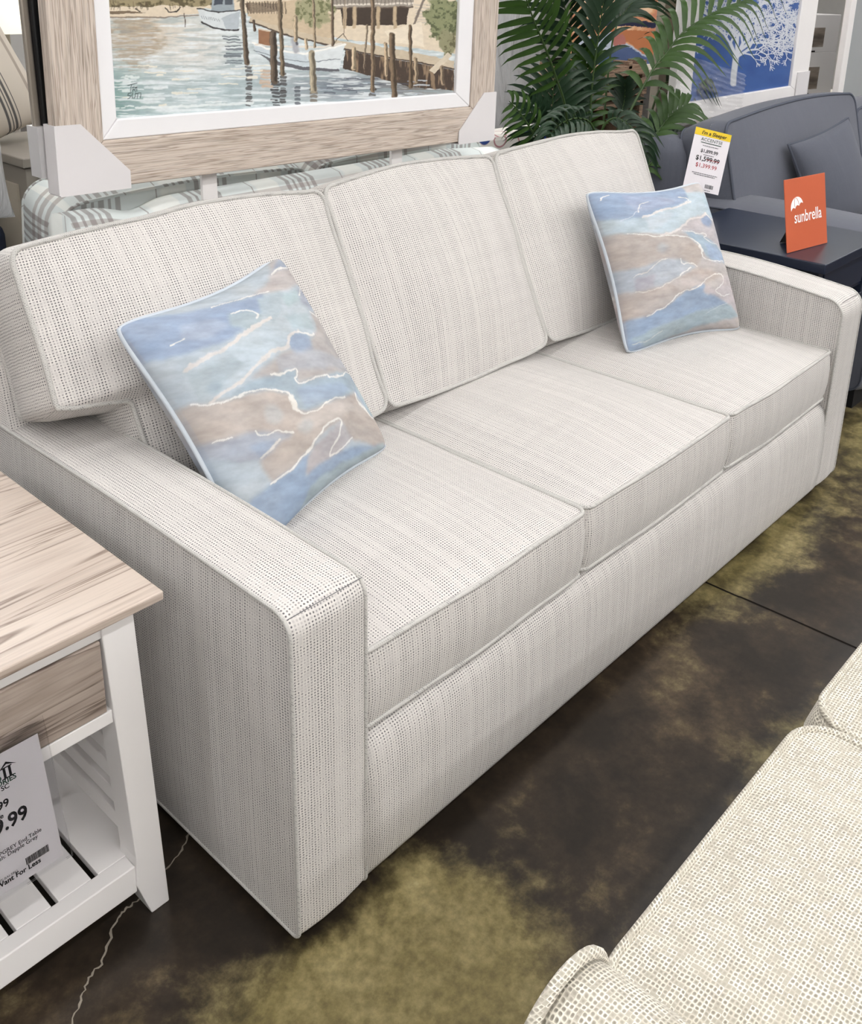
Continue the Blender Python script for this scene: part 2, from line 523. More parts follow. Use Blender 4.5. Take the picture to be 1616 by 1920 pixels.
def cushion(L, R, B, T, thick, front=0.02, back=0.0, bulge=0.006, nx=34, nz=34, power=3.0, dome=None, lump=0.0, seed=1):
    """boxed cushion in local axes: x across, z up, y depth (the face is -y).
    L(q), R(q) bound the face left/right at height q; B(t), T(t) bound it below/above."""
    def P(t, q):
        x = L(q)+(R(q)-L(q))*t
        z = B(t)+(T(t)-B(t))*q
        if lump:
            e = lump*0.9
            x += (float(vnoise(np.array(z*9.0+seed), np.array(t*2.0), seed))-0.5)*e
            z += (float(vnoise(np.array(x*7.0+seed), np.array(q*2.0+5), seed+3))-0.5)*e
        return x, z
    def dm(t, q):
        if dome:
            return dome(t, q)
        return (1-abs(2*t-1)**power)*(1-abs(2*q-1)**power)
    def warp(a):                                    # denser rows near the edges
        return 0.5-0.5*math.cos(PI*a)*(0.55+0.45*abs(math.cos(PI*a)))
    mb = MB()
    us = [warp(i/nx) for i in range(nx+1)]
    qs = [warp(j/nz) for j in range(nz+1)]
    us[0] = qs[0] = 0.0; us[-1] = qs[-1] = 1.0
    for side, crown, y0 in ((0, front, -thick/2), (1, back, thick/2)):
        vs = []
        for q in qs:
            for t in us:
                x, z = P(t, q)
                y = y0+(-crown if side == 0 else crown)*dm(t, q)
                if lump:
                    y += (float(fbm(np.array(x*4.2+seed*3.1), np.array(z*4.2+seed), seed, 3))-0.5)*2*lump*min(1.0, dm(t, q)*2.5)
                vs.append((x, y, z))
        fs = []
        for j in range(nz):
            for i in range(nx):
                a = j*(nx+1)+i
                fs.append((a, a+1, a+nx+2, a+nx+1) if side == 0 else (a, a+nx+1, a+nx+2, a+1))
        mb.add(vs, fs)
    ring = [(t, 0.0) for t in us]+[(1.0, q) for q in qs[1:]]+[(t, 1.0) for t in us[::-1][1:]]+[(0.0, q) for q in qs[::-1][1:-1]]
    pts = [P(t, q) for t, q in ring]
    k = len(pts)
    nors = []
    for i in range(k):
        a = pts[i-1]; b = pts[(i+1) % k]
        dx, dz = b[0]-a[0], b[1]-a[1]
        l = math.hypot(dx, dz) or 1.0
        nors.append((dz/l, -dx/l))
    W = [0.0, 0.12, 0.35, 0.65, 0.88, 1.0]
    vs = []
    for w in W:
        bl = bulge*(1-abs(2*w-1)**2.2)
        for (x, z), (ax, az) in zip(pts, nors):
            vs.append((x+ax*bl, -thick/2+thick*w, z+az*bl))
    fs = []
    for j in range(len(W)-1):
        for i in range(k):
            fs.append((j*k+i, j*k+(i+1) % k, (j+1)*k+(i+1) % k, (j+1)*k+i)[::-1])
    mb.add(vs, fs)
    front_ring = [(x, -thick/2, z) for x, z in pts]
    back_ring = [(x, thick/2, z) for x, z in pts]
    return mb, front_ring, back_ring

def rounded(a, r, q, h):
    """inset at height q (0..1 of h) that rounds both ends with radius r"""
    z = q*h
    d = min(z, h-z)
    if d >= r:
        return a
    return a+r-math.sqrt(max(0.0, r*r-(r-d)**2))

def put_cushion(name, cs, matrix, mat, welt, parent, mode='std', wr=0.0048, both=True, off=None):
    mb, fr, br = cs
    me = mb.mesh(name)
    box_uv(me, mode, off or (random.random(), random.random()))
    o = link(name, me, mat, parent, True, matrix=matrix)
    for ringpts in ((fr, br) if both else (fr,)):
        w = MB().tube(ringpts, wr, 8, True).mesh('piping')
        cyl_uv(w)
        link('piping', w, welt, o, True)
    return o

def cyl_uv(me):
    ul = me.uv_layers.new(name='UVMap')
    for l in me.loops:
        x, y, z = me.vertices[l.vertex_index].co
        ul.data[l.index].uv = (x+z*0.7, y+z)

def loft(profile, x0, x1, nseg=24, uvoff=(0, 0), xs=None, shape=None):
    """profile: list of (y, z) swept along x; UV u = x, v = arc length"""
    mb = MB()
    arc = [0.0]
    for a, b in zip(profile, profile[1:]):
        arc.append(arc[-1]+math.hypot(b[0]-a[0], b[1]-a[1]))
    k = len(profile)
    X = [x0+(x1-x0)*i/nseg for i in range(nseg+1)]
    vs = []
    for x in X:
        for (y, z) in profile:
            vs.append(shape(x, y, z) if shape else (x, y, z))
    fs = []; uvs = []
    for i in range(nseg):
        for j in range(k-1):
            fs.append((i*k+j, (i+1)*k+j, (i+1)*k+j+1, i*k+j+1))
            uvs.append([(X[i]+uvoff[0], arc[j]+uvoff[1]), (X[i+1]+uvoff[0], arc[j]+uvoff[1]),
                        (X[i+1]+uvoff[0], arc[j+1]+uvoff[1]), (X[i]+uvoff[0], arc[j+1]+uvoff[1])])
    for i in (0, nseg):
        f = tuple(i*k+j for j in range(k))
        fs.append(f if i == 0 else f[::-1])
        uvs.append([(profile[j][0], profile[j][1]) for j in (range(k) if i == 0 else reversed(range(k)))])
    mb.add(vs, fs, uvs)
    return mb

def text_mesh(body, size, mat, parent, matrix, align='LEFT', bold=0.0, name='lettering', shear=0.0, sx=1.0):
    cu = bpy.data.curves.new('lettering_curve', 'FONT')
    cu.body = body; cu.size = size; cu.align_x = align; cu.offset = bold; cu.shear = shear
    cu.resolution_u = 3
    tmp = bpy.data.objects.new('lettering_tmp', cu)
    COL.objects.link(tmp)
    dg = bpy.context.evaluated_depsgraph_get()
    me = bpy.data.meshes.new_from_object(tmp.evaluated_get(dg))
    bpy.data.objects.remove(tmp); bpy.data.curves.remove(cu)
    if sx != 1.0:
        for v in me.vertices:
            v.co.x *= sx
    me.materials.clear()
    return link(name, me, mat, parent, matrix=matrix)

def basis(origin, xdir, zdir):
    """matrix whose local x = xdir, local y = zdir (page up), local z = facing out"""
    X = Vector(xdir).normalized(); Y = Vector(zdir).normalized(); Z = X.cross(Y)
    return Matrix(((X[0], Y[0], Z[0], origin[0]), (X[1], Y[1], Z[1], origin[1]), (X[2], Y[2], Z[2], origin[2]), (0, 0, 0, 1)))

def frame3(origin, xdir, ydir, zdir):
    X, Y, Z = Vector(xdir), Vector(ydir), Vector(zdir)
    return Matrix(((X[0], Y[0], Z[0], origin[0]), (X[1], Y[1], Z[1], origin[1]), (X[2], Y[2], Z[2], origin[2]), (0, 0, 0, 1)))

def page(x0, x1, z0, z1, y0, y1):
    return MB().box(x0, x1, y0, y1, z0, z1)

# ------------------------------------------------------------------ painting on mesh colours
def vnoise(x, y, seed=0):
    def h(i, j):
        v = np.sin(i*127.1+j*311.7+seed*74.7)*43758.5453
        return v-np.floor(v)
    xi = np.floor(x); yi = np.floor(y); xf = x-xi; yf = y-yi
    u = xf*xf*(3-2*xf); v = yf*yf*(3-2*yf)
    return (h(xi, yi)*(1-u)+h(xi+1, yi)*u)*(1-v)+(h(xi, yi+1)*(1-u)+h(xi+1, yi+1)*u)*v

def fbm(x, y, seed=0, oct=4):
    t = 0; a = 0.5; tot = 0
    for k in range(oct):
        t = t+a*vnoise(x*2**k, y*2**k, seed+k*13); tot += a; a *= 0.5
    return t/tot

class Canvas:
    """colours on a set of points whose picture coordinates are X, Y"""
    def __init__(self, X, Y, wob=0.0, wscale=0.02, seed=3):
        self.X0, self.Y0 = X, Y
        self.X = X+(fbm(X*wscale, Y*wscale, seed)-0.5)*2*wob
        self.Y = Y+(fbm(X*wscale, Y*wscale, seed+50)-0.5)*2*wob
        self.c = np.zeros(X.shape+(3,))
    def lin(self, rgb):
        return np.array(srgb(*rgb)[:3])
    def fill(self, rgb):
        self.c[...] = self.lin(rgb)
    def blend(self, mask, rgb):
        col = self.lin(rgb)
        self.c += (col-self.c)*mask[..., None]
    def inside(self, poly):
        X, Y = self.X, self.Y
        ins = np.zeros(X.shape, bool)
        k = len(poly)
        for i in range(k):
            x1, y1 = poly[i]; x2, y2 = poly[(i+1) % k]
            if y1 == y2:
                continue
            cond = ((Y >= min(y1, y2)) & (Y < max(y1, y2)))
            xx = x1+(Y-y1)*(x2-x1)/(y2-y1)
            ins ^= cond & (X < xx)
        return ins
    def poly(self, pts, rgb, a=1.0):
        self.blend(self.inside(pts)*a, rgb)
    def dist(self, pts, raw=False):
        X, Y = (self.X0, self.Y0) if raw else (self.X, self.Y)
        d = np.full(X.shape, 1e9)
        for (x1, y1), (x2, y2) in zip(pts, pts[1:]):
            dx, dy = x2-x1, y2-y1
            l = dx*dx+dy*dy+1e-9
            t = np.clip(((X-x1)*dx+(Y-y1)*dy)/l, 0, 1)
            d = np.minimum(d, np.hypot(X-x1-t*dx, Y-y1-t*dy))
        return d
    def stroke(self, pts, w, rgb, a=1.0, soft=0.35, rough=0.0, raw=False):
        xs = [p[0] for p in pts]; ys = [p[1] for p in pts]
        m = w*1.2+4
        X, Y = self.X0, self.Y0
        sel = (X > min(xs)-m) & (X < max(xs)+m) & (Y > min(ys)-m) & (Y < max(ys)+m)
        if not sel.any():
            return
        sub = Canvas.__new__(Canvas)
        sub.X, sub.Y, sub.X0, sub.Y0 = self.X[sel], self.Y[sel], X[sel], Y[sel]
        d = sub.dist(pts, raw)
        hw = w/2.0
        if rough:
            hw = hw*(1-rough+2*rough*fbm(sub.X0*0.09, sub.Y0*0.09, 9))
        k = np.clip((hw*(1+soft)-d)/(hw*2*soft+1e-6), 0, 1)*a
        self.c[sel] += (self.lin(rgb)-self.c[sel])*k[:, None]

def spline(pts, n=6):
    """Catmull-Rom through 2-D or 3-D points"""
    P = [np.array(p, float) for p in pts]
    P = [2*P[0]-P[1]]+P+[2*P[-1]-P[-2]]
    out = []
    for i in range(1, len(P)-2):
        for k in range(n):
            t = k/n
            a, b, c, d = P[i-1:i+3]
            out.append(0.5*((2*b)+(-a+c)*t+(2*a-5*b+4*c-d)*t*t+(-a+3*b-3*c+d)*t**3))
    out.append(P[-2])
    return out

def set_paint(me, cols):
    at_ = me.color_attributes.new('paint', 'FLOAT_COLOR', 'POINT')
    c = np.ones((len(me.vertices), 4), np.float32)
    c[:, :3] = np.clip(cols.reshape(-1, 3), 0, 1)
    at_.data.foreach_set('color', c.ravel())

def homography(src, dst):
    A = []
    for (x, y), (u, v) in zip(src, dst):
        A.append([x, y, 1, 0, 0, 0, -u*x, -u*y]); A.append([0, 0, 0, x, y, 1, -v*x, -v*y])
    b = np.array([c for p in dst for c in p], float)
    h = np.linalg.solve(np.array(A, float), b)
    return np.append(h, 1).reshape(3, 3)
# ------------------------------------------------------------------ the setting
def room_plane(name, x0, x1, y0, y1, z0, z1, mat):
    return structure(link(name, MB().box(x0, x1, y0, y1, z0, z1).mesh(name), mat))
RX0, RX1, RY0, RY1, RH = -6.0, 12.0, -7.0, 9.0, 3.25
floor = room_plane('floor', RX0, RX1, RY0, RY1, -0.1, 0.0, M['floor'])
room_plane('ceiling', RX0, RX1, RY0, RY1, RH, RH+0.1, M['ceiling'])
room_plane('wall_back', RX0, RX1, RY1, RY1+0.1, 0, RH, M['wall'])
room_plane('wall_front', RX0, RX1, RY0-0.1, RY0, 0, RH, M['wall'])
room_plane('wall_left', RX0-0.1, RX0, RY0, RY1, 0, RH, M['wall'])
room_plane('wall_right', RX1, RX1+0.1, RY0, RY1, 0, RH, M['wall'])

def ribbon(name, pts, w, mat, z=0.0006, jitter=0.0):
    pts = spline(pts, 10)
    mb = MB(); vs = []
    k = len(pts)
    for i, p in enumerate(pts):
        a = pts[max(i-1, 0)]; b = pts[min(i+1, k-1)]
        d = np.array(b)-np.array(a); d = d/(np.linalg.norm(d)+1e-9)
        nn = np.array((-d[1], d[0]))
        off = (random.random()-0.5)*jitter
        ww = w*(0.5+random.random()) if jitter else w
        q = np.array(p)+nn*off
        vs += [(q[0]+nn[0]*ww/2, q[1]+nn[1]*ww/2, z), (q[0]-nn[0]*ww/2, q[1]-nn[1]*ww/2, z)]
    fs = [(2*i, 2*i+1, 2*i+3, 2*i+2) for i in range(k-1)]
    mb.add(vs, fs)
    return link(name, mb.mesh(name), mat, floor)
ribbon('floor_crack', [(-0.36, 0.09), (-0.293, 0.162), (-0.25, 0.2), (-0.215, 0.215), (-0.165, 0.262), (-0.126, 0.267), (-0.06, 0.285), (0.001, 0.31), (0.06, 0.36)], 0.0032, M['crack'], 0.0006, 0.006)
ribbon('floor_joint', [(1.369, 0.9), (1.369, 0.016), (1.376, -0.366), (1.39, -3.0)], 0.006, M['joint'])

def light_row(x0, x1, y, k, label, mat='tube'):
    t = thing('strip_light', label, 'light', (0, 0, 0), 0, 'ceiling strip lights')
    link('housing', MB().box(x0-0.03, x1+0.03, y-0.07, y+0.07, RH-0.06, RH).mesh('housing'), M['white_paint'], t)
    link('diffuser', MB().box(x0, x1, y-k/2, y+k/2, RH-0.085, RH-0.0605).mesh('diffuser'), M[mat], t)
for y in (-4.6, -3.2, -1.75, 0.22, 1.95, 3.6, 5.4):
    light_row(-4.5, 8.5, y, 0.09, 'long white strip light on the showroom ceiling', 'tube_front' if y < 0 else 'tube')

# ------------------------------------------------------------------ the white sofa
ARM, SEATW, AH = 0.143, 0.61, 0.622
W = 2*ARM+3*SEATW
sofa = thing('sofa', 'long oatmeal woven three-seat sofa with piped cushions in the middle of the picture', 'sofa', (0, 0, 0))

def arm_outline(r_top, r_bot, h, sgn, depth):
    def edge(q):
        z = q*h
        ins = 0.0
        if z > h-r_top:
            ins = r_top-math.sqrt(max(0, r_top**2-(z-h+r_top)**2))
        elif z < r_bot:
            ins = r_bot-math.sqrt(max(0, r_bot**2-(r_bot-z)**2))
        return ins
    if sgn < 0:
        return (lambda q: -depth), (lambda q: -edge(q))
    return edge, (lambda q: depth)

for side in (-1, 1):
    hh = AH-0.03
    Lf, Rf = arm_outline(0.034 if side < 0 else 0.05, 0.015 if side < 0 else 0.03, hh, side, 0.94)
    def top(t, side=side):
        d = (1-t) if side < 0 else t           # depth fraction from the front
        return hh+(0.006 if side < 0 else 0.028)*math.sin(PI*min(1, d*1.15))
    cs = cushion(Lf, Rf, lambda t: 0.0, top, ARM, 0.006, 0.004, 0.005, 60, 60, 4.0)
    if side < 0:
        mtx = frame3((ARM/2, 0, 0.03), (0, -1, 0), (1, 0, 0), (0, 0, 1))
    else:
        mtx = frame3((W-ARM/2, 0, 0.03), (0, 1, 0), (-1, 0, 0), (0, 0, 1))
    a = put_cushion('arm', cs, mtx, M['sofa'], M['welt'], sofa, 'arm', 0.0034)
    zz = hh-0.012
    xf = 0.010 if side > 0 else -0.010
    seam = MB().tube([(xf-(0.004 if side > 0 else -0.004), y, zz+0.0088) for y in np.linspace(-ARM/2, ARM/2, 8)], 0.0006, 6).mesh('mitre_seam')
    link('mitre_seam', seam, M['ink_grey'], a, True)

prof = [(0.30, 0.322), (0.10, 0.322), (0.05, 0.318), (0.026, 0.310), (0.010, 0.297), (0.003, 0.28), (-0.003, 0.24), (-0.006, 0.17), (-0.006, 0.10), (-0.001, 0.05), (0.006, 0.034), (0.02, 0.03), (0.30, 0.03)]
me = loft(prof, ARM-0.004, W-ARM+0.004, 40, (0.3, 0.2)).mesh('front_rail')
fix_normals(me)
link('front_rail', me, M['sofa'], sofa, True)
link('seat_base', MB().box(ARM, W-ARM, 0.29, 0.94, 0.05, 0.318).mesh('seat_base'), M['sofa'], sofa)
fb = [(0.97, 0.03), (0.985, 0.5), (0.985, 0.80), (0.975, 0.835), (0.95, 0.85), (0.90, 0.85), (0.872, 0.84), (0.86, 0.81), (0.80, 0.50), (0.80, 0.03)]
me = loft(fb, 0.0, W, 30, (0.1, 0.6)).mesh('back_frame'); fix_normals(me)
link('back_frame', me, M['sofa'], sofa, True)
for fx in (0.08, W-0.08):
    for fy in (0.08, 0.86):
        link('foot', MB().box(fx-0.03, fx+0.03, fy-0.03, fy+0.03, 0, 0.045).mesh('foot'), M['black'], sofa)

# seat cushions: local z runs back from the front edge, the face points up
ST, SU, SF = 0.473, 0.331, 0.012
for i in range(3):
    x0 = ARM+i*SEATW+(0.002 if i == 0 else 0.003)
    x1 = ARM+(i+1)*SEATW-(0.002 if i == 2 else 0.003)
    D = 0.70
    cs = cushion(lambda q, a=x0: rounded(a, 0.02, q, 0.70), lambda q, b=x1: 2*b-rounded(b, 0.02, q, 0.70),
                 lambda t: -0.006*math.sin(PI*t), lambda t: 0.70, ST-SU, 0.036, 0.0, 0.009, 40, 44, 2.6, None, 0.005, i+1)
    mtx = frame3((0, SF, (ST+SU)/2), (1, 0, 0), (0, 0, -1), (0, 1, 0))
    put_cushion('seat_cushion', cs, mtx, M['sofa'], M['welt'], sofa, 'std', 0.0046)

# back cushions lean back; the outer two have an ear over the arm
TH = math.radians(25.0)
sn, cs_ = math.sin(TH), math.cos(TH)
BH = 0.535
def sstep(a, b, x):
    t = min(1, max(0, (x-a)/(b-a)))
    return t*t*(3-2*t)
spec = [(0.150, 0.012, 0.742, 0.742), (0.750, 0.750, 1.352, 1.352), (1.360, 1.360, W-0.150, W-0.03)]
for i, (l0, l1, r0, r1) in enumerate(spec):
    def Lf(q, l0=l0, l1=l1):
        e = sstep(0.385, 0.445, q)
        return rounded(l0+(l1-l0)*e, 0.03, q, BH)
    def Rf(q, r0=r0, r1=r1):
        e = sstep(0.385, 0.445, q)
        b = r0+(r1-r0)*e
        return 2*b-rounded(b, 0.03, q, BH)
    c = cushion(Lf, Rf, lambda t: 0.004-0.012*math.sin(PI*t), lambda t, i=i: BH+0.014*math.sin(PI*t)-(0.0 if i else 0.006), 0.165, 0.062, 0.02, 0.014, 48, 70, 2.2, None, 0.010, i+4)
    oy, oz = 0.548+0.0825*cs_, 0.492-0.0825*sn+0.02
    mtx = frame3((0, oy, oz), (1, 0, 0), (0, cs_, -sn), (0, sn, cs_))
    put_cushion('back_cushion', c, mtx, M['sofa'], M['welt'], sofa, 'boxed', 0.0052)

# ------------------------------------------------------------------ throw pillows
QS = [(76, 200), (1103, 100), (1464, 1416), (447, 1635)]          # corners of the printed panel in the drawing's own units
QS1 = [(60, 490), (975, 50), (1560, 1150), (800, 1740)]
QH1 = homography([(0, 1), (1, 1), (1, 0), (0, 0)], QS1)
QH = homography([(0, 1), (1, 1), (1, 0), (0, 0)], QS)

WHITE, CREAM = (236, 235, 231), (222, 217, 213)
def print_far(c, X, Y):
    c.fill((200, 192, 190))
    c.poly([(-400, -100), (600, -50), (900, 60), (875, 240), (860, 285), (640, 390), (430, 455), (250, 470), (-400, 420)], (146, 170, 203))
    c.poly([(300, 190), (620, 215), (800, 260), (620, 330), (380, 400), (330, 300)], (160, 176, 208))
    c.poly([(880, 180), (1200, 190), (1230, 300), (1140, 470), (1030, 410), (850, 480), (650, 620), (300, 610), (-400, 560), (-400, 430), (250, 470), (430, 455), (860, 285)], (186, 206, 219))
    c.poly([(440, 470), (640, 400), (690, 430), (560, 560), (470, 600)], (198, 211, 222))
    c.poly([(1050, 220), (1150, 210), (1190, 320), (1100, 340), (1040, 300)], (182, 208, 220))
    c.poly([(1040, -60), (1500, -60), (1500, 760), (1330, 765), (1190, 750), (960, 680), (980, 620), (740, 590), (850, 485), (1030, 415), (1140, 470), (1160, 330), (1110, 180)], (196, 188, 192))
    c.poly([(1120, 130), (1300, 150), (1290, 330), (1170, 300)], (160, 172, 196))
    c.blend(np.clip((75-np.hypot(c.X-1030, c.Y-490))/25, 0, 1), (142, 166, 204))
    c.poly([(-400, 590), (310, 610), (800, 655), (900, 745), (930, 825), (870, 935), (600, 860), (360, 930), (-400, 960)], (192, 179, 171))
    c.poly([(730, 600), (860, 605), (970, 655), (1110, 710), (1330, 765), (1600, 790), (1600, 1000), (1390, 980), (1290, 870), (1010, 880), (925, 800), (905, 740), (810, 655)], (163, 186, 205))
    c.poly([(950, 720), (1300, 790), (1240, 860), (1000, 860)], (158, 181, 212))
    c.poly([(-400, 960), (360, 930), (600, 860), (740, 865), (870, 945), (720, 1025), (560, 1100), (370, 1135), (-400, 1120)], (180, 188, 200))
    c.poly([(360, 1010), (520, 990), (500, 1100), (370, 1130)], (176, 174, 186))
    c.poly([(-400, 1120), (370, 1135), (590, 1095), (720, 1025), (870, 945), (1200, 990), (930, 1110), (770, 1160), (600, 1320), (500, 1370), (-400, 1360)], (194, 181, 174))
    c.poly([(640, 1080), (900, 1000), (1060, 1000), (900, 1110), (720, 1150)], (202, 192, 190))
    c.poly([(-400, 1380), (500, 1370), (620, 1295), (780, 1160), (940, 1090), (1060, 1190), (1280, 1240), (1200, 1400), (870, 1540), (470, 1800), (-400, 1800)], (150, 176, 209))
    c.poly([(420, 1540), (700, 1440), (1000, 1330), (1280, 1250), (1440, 1330), (1100, 1480), (600, 1640)], (166, 188, 200))
    c.poly([(1180, 1010), (1600, 990), (1600, 1330), (1300, 1260), (1060, 1200), (940, 1170), (960, 1100), (1090, 1150)], (202, 191, 194))
    c.blend(np.clip((60-np.hypot(c.X-560, c.Y-760))/40, 0, 1)*0.5, (176, 190, 204))
    wh = WHITE
    S = [([(430, 458), (560, 400), (720, 352), (885, 288)], 20, (226, 222, 220)), ([(790, 225), (850, 240), (868, 268), (840, 290)], 9, wh),
         ([(560, 632), (660, 618), (760, 548), (850, 482), (960, 460), (1030, 412)], 22, (226, 220, 218)), ([(1030, 412), (1080, 450), (1100, 470), (1135, 468)], 9, wh),
         ([(300, 610), (420, 635), (620, 650), (790, 660), (870, 700), (915, 750), (905, 800), (940, 850), (1010, 878), (1100, 870), (1205, 860)], 9, wh),
         ([(905, 745), (915, 790)], 24, wh),
         ([(740, 602), (840, 605), (915, 620), (975, 620), (978, 640), (950, 655), (990, 692), (1040, 708), (1110, 705), (1180, 745), (1330, 765), (1500, 775)], 8, wh),
         ([(725, 860), (750, 900), (830, 905), (872, 940)], 10, wh), ([(350, 1000), (480, 940), (550, 875), (605, 860)], 8, (226, 222, 216)),
         ([(370, 1132), (460, 1135), (590, 1092), (720, 1030)], 7, (224, 220, 212)), ([(722, 1018), (760, 985), (815, 950)], 12, wh),
         ([(500, 1368), (610, 1300), (680, 1220), (770, 1157), (870, 1132), (960, 1050), (1060, 1002), (1165, 995), (1182, 1030), (1150, 1095), (1088, 1155), (1110, 1172), (1200, 1180), (1272, 1153)], 10, wh),
         ([(1315, 900), (1340, 970), (1390, 1030)], 10, wh), ([(390, 400), (400, 355), (430, 310), (500, 275)], 8, wh), ([(440, 1595), (560, 1578), (620, 1552), (660, 1522)], 9, (206, 214, 214)),
         ([(130, 280), (150, 232), (215, 200)], 9, wh), ([(1040, 1370), (1140, 1300), (1260, 1250)], 7, (200, 212, 218)), ([(1150, 340), (1250, 400)], 7, wh), ([(250, 480), (340, 430), (420, 350)], 6, (200, 206, 220))]
    return S

def print_near(c, X, Y):
    c.fill((184, 198, 210))
    def spot(x, y, r, rgb, a=1.0):
        c.blend(np.clip((r-np.hypot(c.X-x, c.Y-y))/(r*0.3), 0, 1)*a, rgb)
    c.poly([(-200, 420), (250, 405), (480, 355), (800, 290), (760, 400), (690, 470), (560, 600), (430, 660), (230, 720), (-200, 760)], (148, 170, 202))
    c.poly([(300, 500), (480, 460), (560, 520), (420, 600), (320, 610)], (166, 182, 208)); spot(580, 525, 50, (146, 168, 196))
    c.poly([(540, 430), (660, 420), (760, 470), (640, 560), (560, 520)], (170, 188, 198))
    c.poly([(760, 300), (1000, 255), (1045, 225), (1000, 330), (1045, 480), (1040, 590), (920, 560), (850, 640), (690, 760), (560, 930), (420, 990), (300, 800), (520, 650), (710, 510)], (190, 205, 216))
    c.poly([(860, 320), (1010, 270), (1000, 340), (900, 400)], (176, 200, 208)); c.poly([(850, 470), (1030, 430), (1040, 560), (900, 540)], (178, 200, 212))
    c.poly([(720, 330), (880, 285), (860, 420), (780, 520), (720, 450)], (172, 190, 202))
    c.poly([(330, 820), (560, 720), (600, 780), (480, 900), (400, 960)], (172, 188, 198)); spot(460, 900, 46, (156, 176, 190))
    c.poly([(700, 300), (820, 210), (930, -50), (1200, -50), (1200, 250), (1110, 225), (1045, 225), (900, 285)], (194, 186, 184))
    c.poly([(840, 150), (960, 40), (1040, 60), (1020, 110), (920, 120)], (168, 182, 204))
    spot(1080, 320, 100, (172, 180, 198))
    c.poly([(1060, 430), (1170, 385), (1240, 500), (1245, 640), (1260, 700), (1320, 760), (1070, 835), (900, 885), (890, 805), (740, 850), (630, 870), (760, 730), (870, 680), (1000, 610), (1070, 540)], (190, 183, 180))
    c.poly([(760, 730), (1000, 680), (1260, 690), (1300, 760), (1000, 800), (800, 820)], (182, 184, 192))
    spot(925, 640, 82, (152, 172, 200))
    c.poly([(1240, 470), (1700, 600), (1700, 1010), (1480, 1000), (1400, 990), (1300, 890), (1200, 890), (1320, 760), (1255, 680)], (152, 174, 204)); c.poly([(1290, 830), (1400, 800), (1500, 990), (1400, 990)], (170, 194, 206))
    c.poly([(540, 970), (640, 865), (740, 848), (890, 808), (900, 885), (1070, 832), (1310, 765), (1290, 895), (1190, 945), (1080, 995), (940, 1052), (880, 1025), (855, 958), (740, 918)], (163, 184, 200))
    c.poly([(900, 920), (1150, 870), (1250, 890), (1080, 980), (940, 1020)], (160, 182, 208))
    c.poly([(200, 990), (560, 975), (740, 918), (850, 958), (880, 1030), (1000, 1047), (1190, 942), (1290, 898), (1360, 985), (1500, 1010), (1800, 1100), (1500, 1180), (1290, 1190), (1180, 1088), (1010, 1200), (930, 1340), (805, 1415), (700, 1310), (500, 1195), (200, 1150)], (193, 181, 173))
    c.poly([(900, 1060), (1200, 960), (1300, 1000), (1150, 1070), (980, 1150)], (200, 190, 184)); spot(760, 1060, 60, (186, 190, 194), 0.7); spot(940, 1130, 50, (186, 192, 196), 0.6)
    c.poly([(300, 1190), (500, 1190), (680, 1150), (875, 1165), (780, 1235), (710, 1310), (560, 1290)], (174, 180, 194)); c.poly([(640, 1230), (780, 1200), (720, 1300)], (158, 174, 198))
    c.poly([(1010, 1230), (1180, 1100), (1290, 1185), (1200, 1280), (1080, 1330), (1000, 1400), (960, 1330)], (190, 184, 188))
    c.poly([(700, 1500), (805, 1412), (930, 1335), (990, 1260), (985, 1400), (1080, 1320), (1300, 1230), (1500, 1170), (1900, 1100), (1900, 1900), (700, 1900)], (150, 175, 206))
    c.poly([(1050, 1440), (1300, 1300), (1540, 1150), (1600, 1200), (1300, 1420), (1050, 1560)], (168, 188, 198))
    return [([(320, 785), (450, 702), (560, 630), (650, 552), (710, 512), (765, 478)], 24, CREAM), ([(555, 436), (600, 420), (660, 425), (700, 452), (690, 482)], 10, WHITE),
            ([(440, 978), (540, 920), (620, 840), (680, 762), (745, 702), (850, 672), (872, 592), (940, 560)], 20, CREAM), ([(935, 562), (990, 592), (1028, 580)], 11, WHITE),
            ([(370, 985), (460, 990), (560, 976), (650, 936), (720, 916), (800, 930), (850, 956), (882, 992), (882, 1032), (930, 1051), (1000, 1046), (1080, 992), (1192, 940)], 10, WHITE), ([(862, 970), (876, 1022)], 28, WHITE),
            ([(735, 838), (830, 830), (890, 806), (896, 840), (880, 856), (940, 881), (1060, 826), (1110, 840), (1200, 816), (1312, 760)], 9, WHITE),
            ([(1000, 316), (1030, 292), (1046, 250)], 9, WHITE), ([(1056, 420), (1110, 434), (1160, 396)], 10, WHITE), ([(1246, 490), (1246, 600), (1234, 662)], 10, WHITE),
            ([(800, 1415), (900, 1350), (960, 1290), (1000, 1212), (1070, 1132), (1150, 1086), (1186, 1096), (1180, 1150), (1150, 1220), (1124, 1278), (1180, 1272), (1240, 1222), (1282, 1178)], 12, WHITE),
            ([(676, 1148), (710, 1182), (790, 1150), (872, 1166)], 9, WHITE), ([(714, 1292), (760, 1242), (806, 1198)], 15, CREAM), ([(490, 1192), (560, 1176)], 8, WHITE),
            ([(1298, 898), (1330, 962), (1400, 992), (1492, 1012)], 13, WHITE), ([(860, 150), (920, 112), (1000, 108)], 13, WHITE), ([(470, 362), (600, 322), (700, 300), (800, 284)], 7, WHITE), ([(1360, 738), (1384, 800)], 9, WHITE), ([(260, 640), (310, 610), (330, 590)], 9, WHITE)]

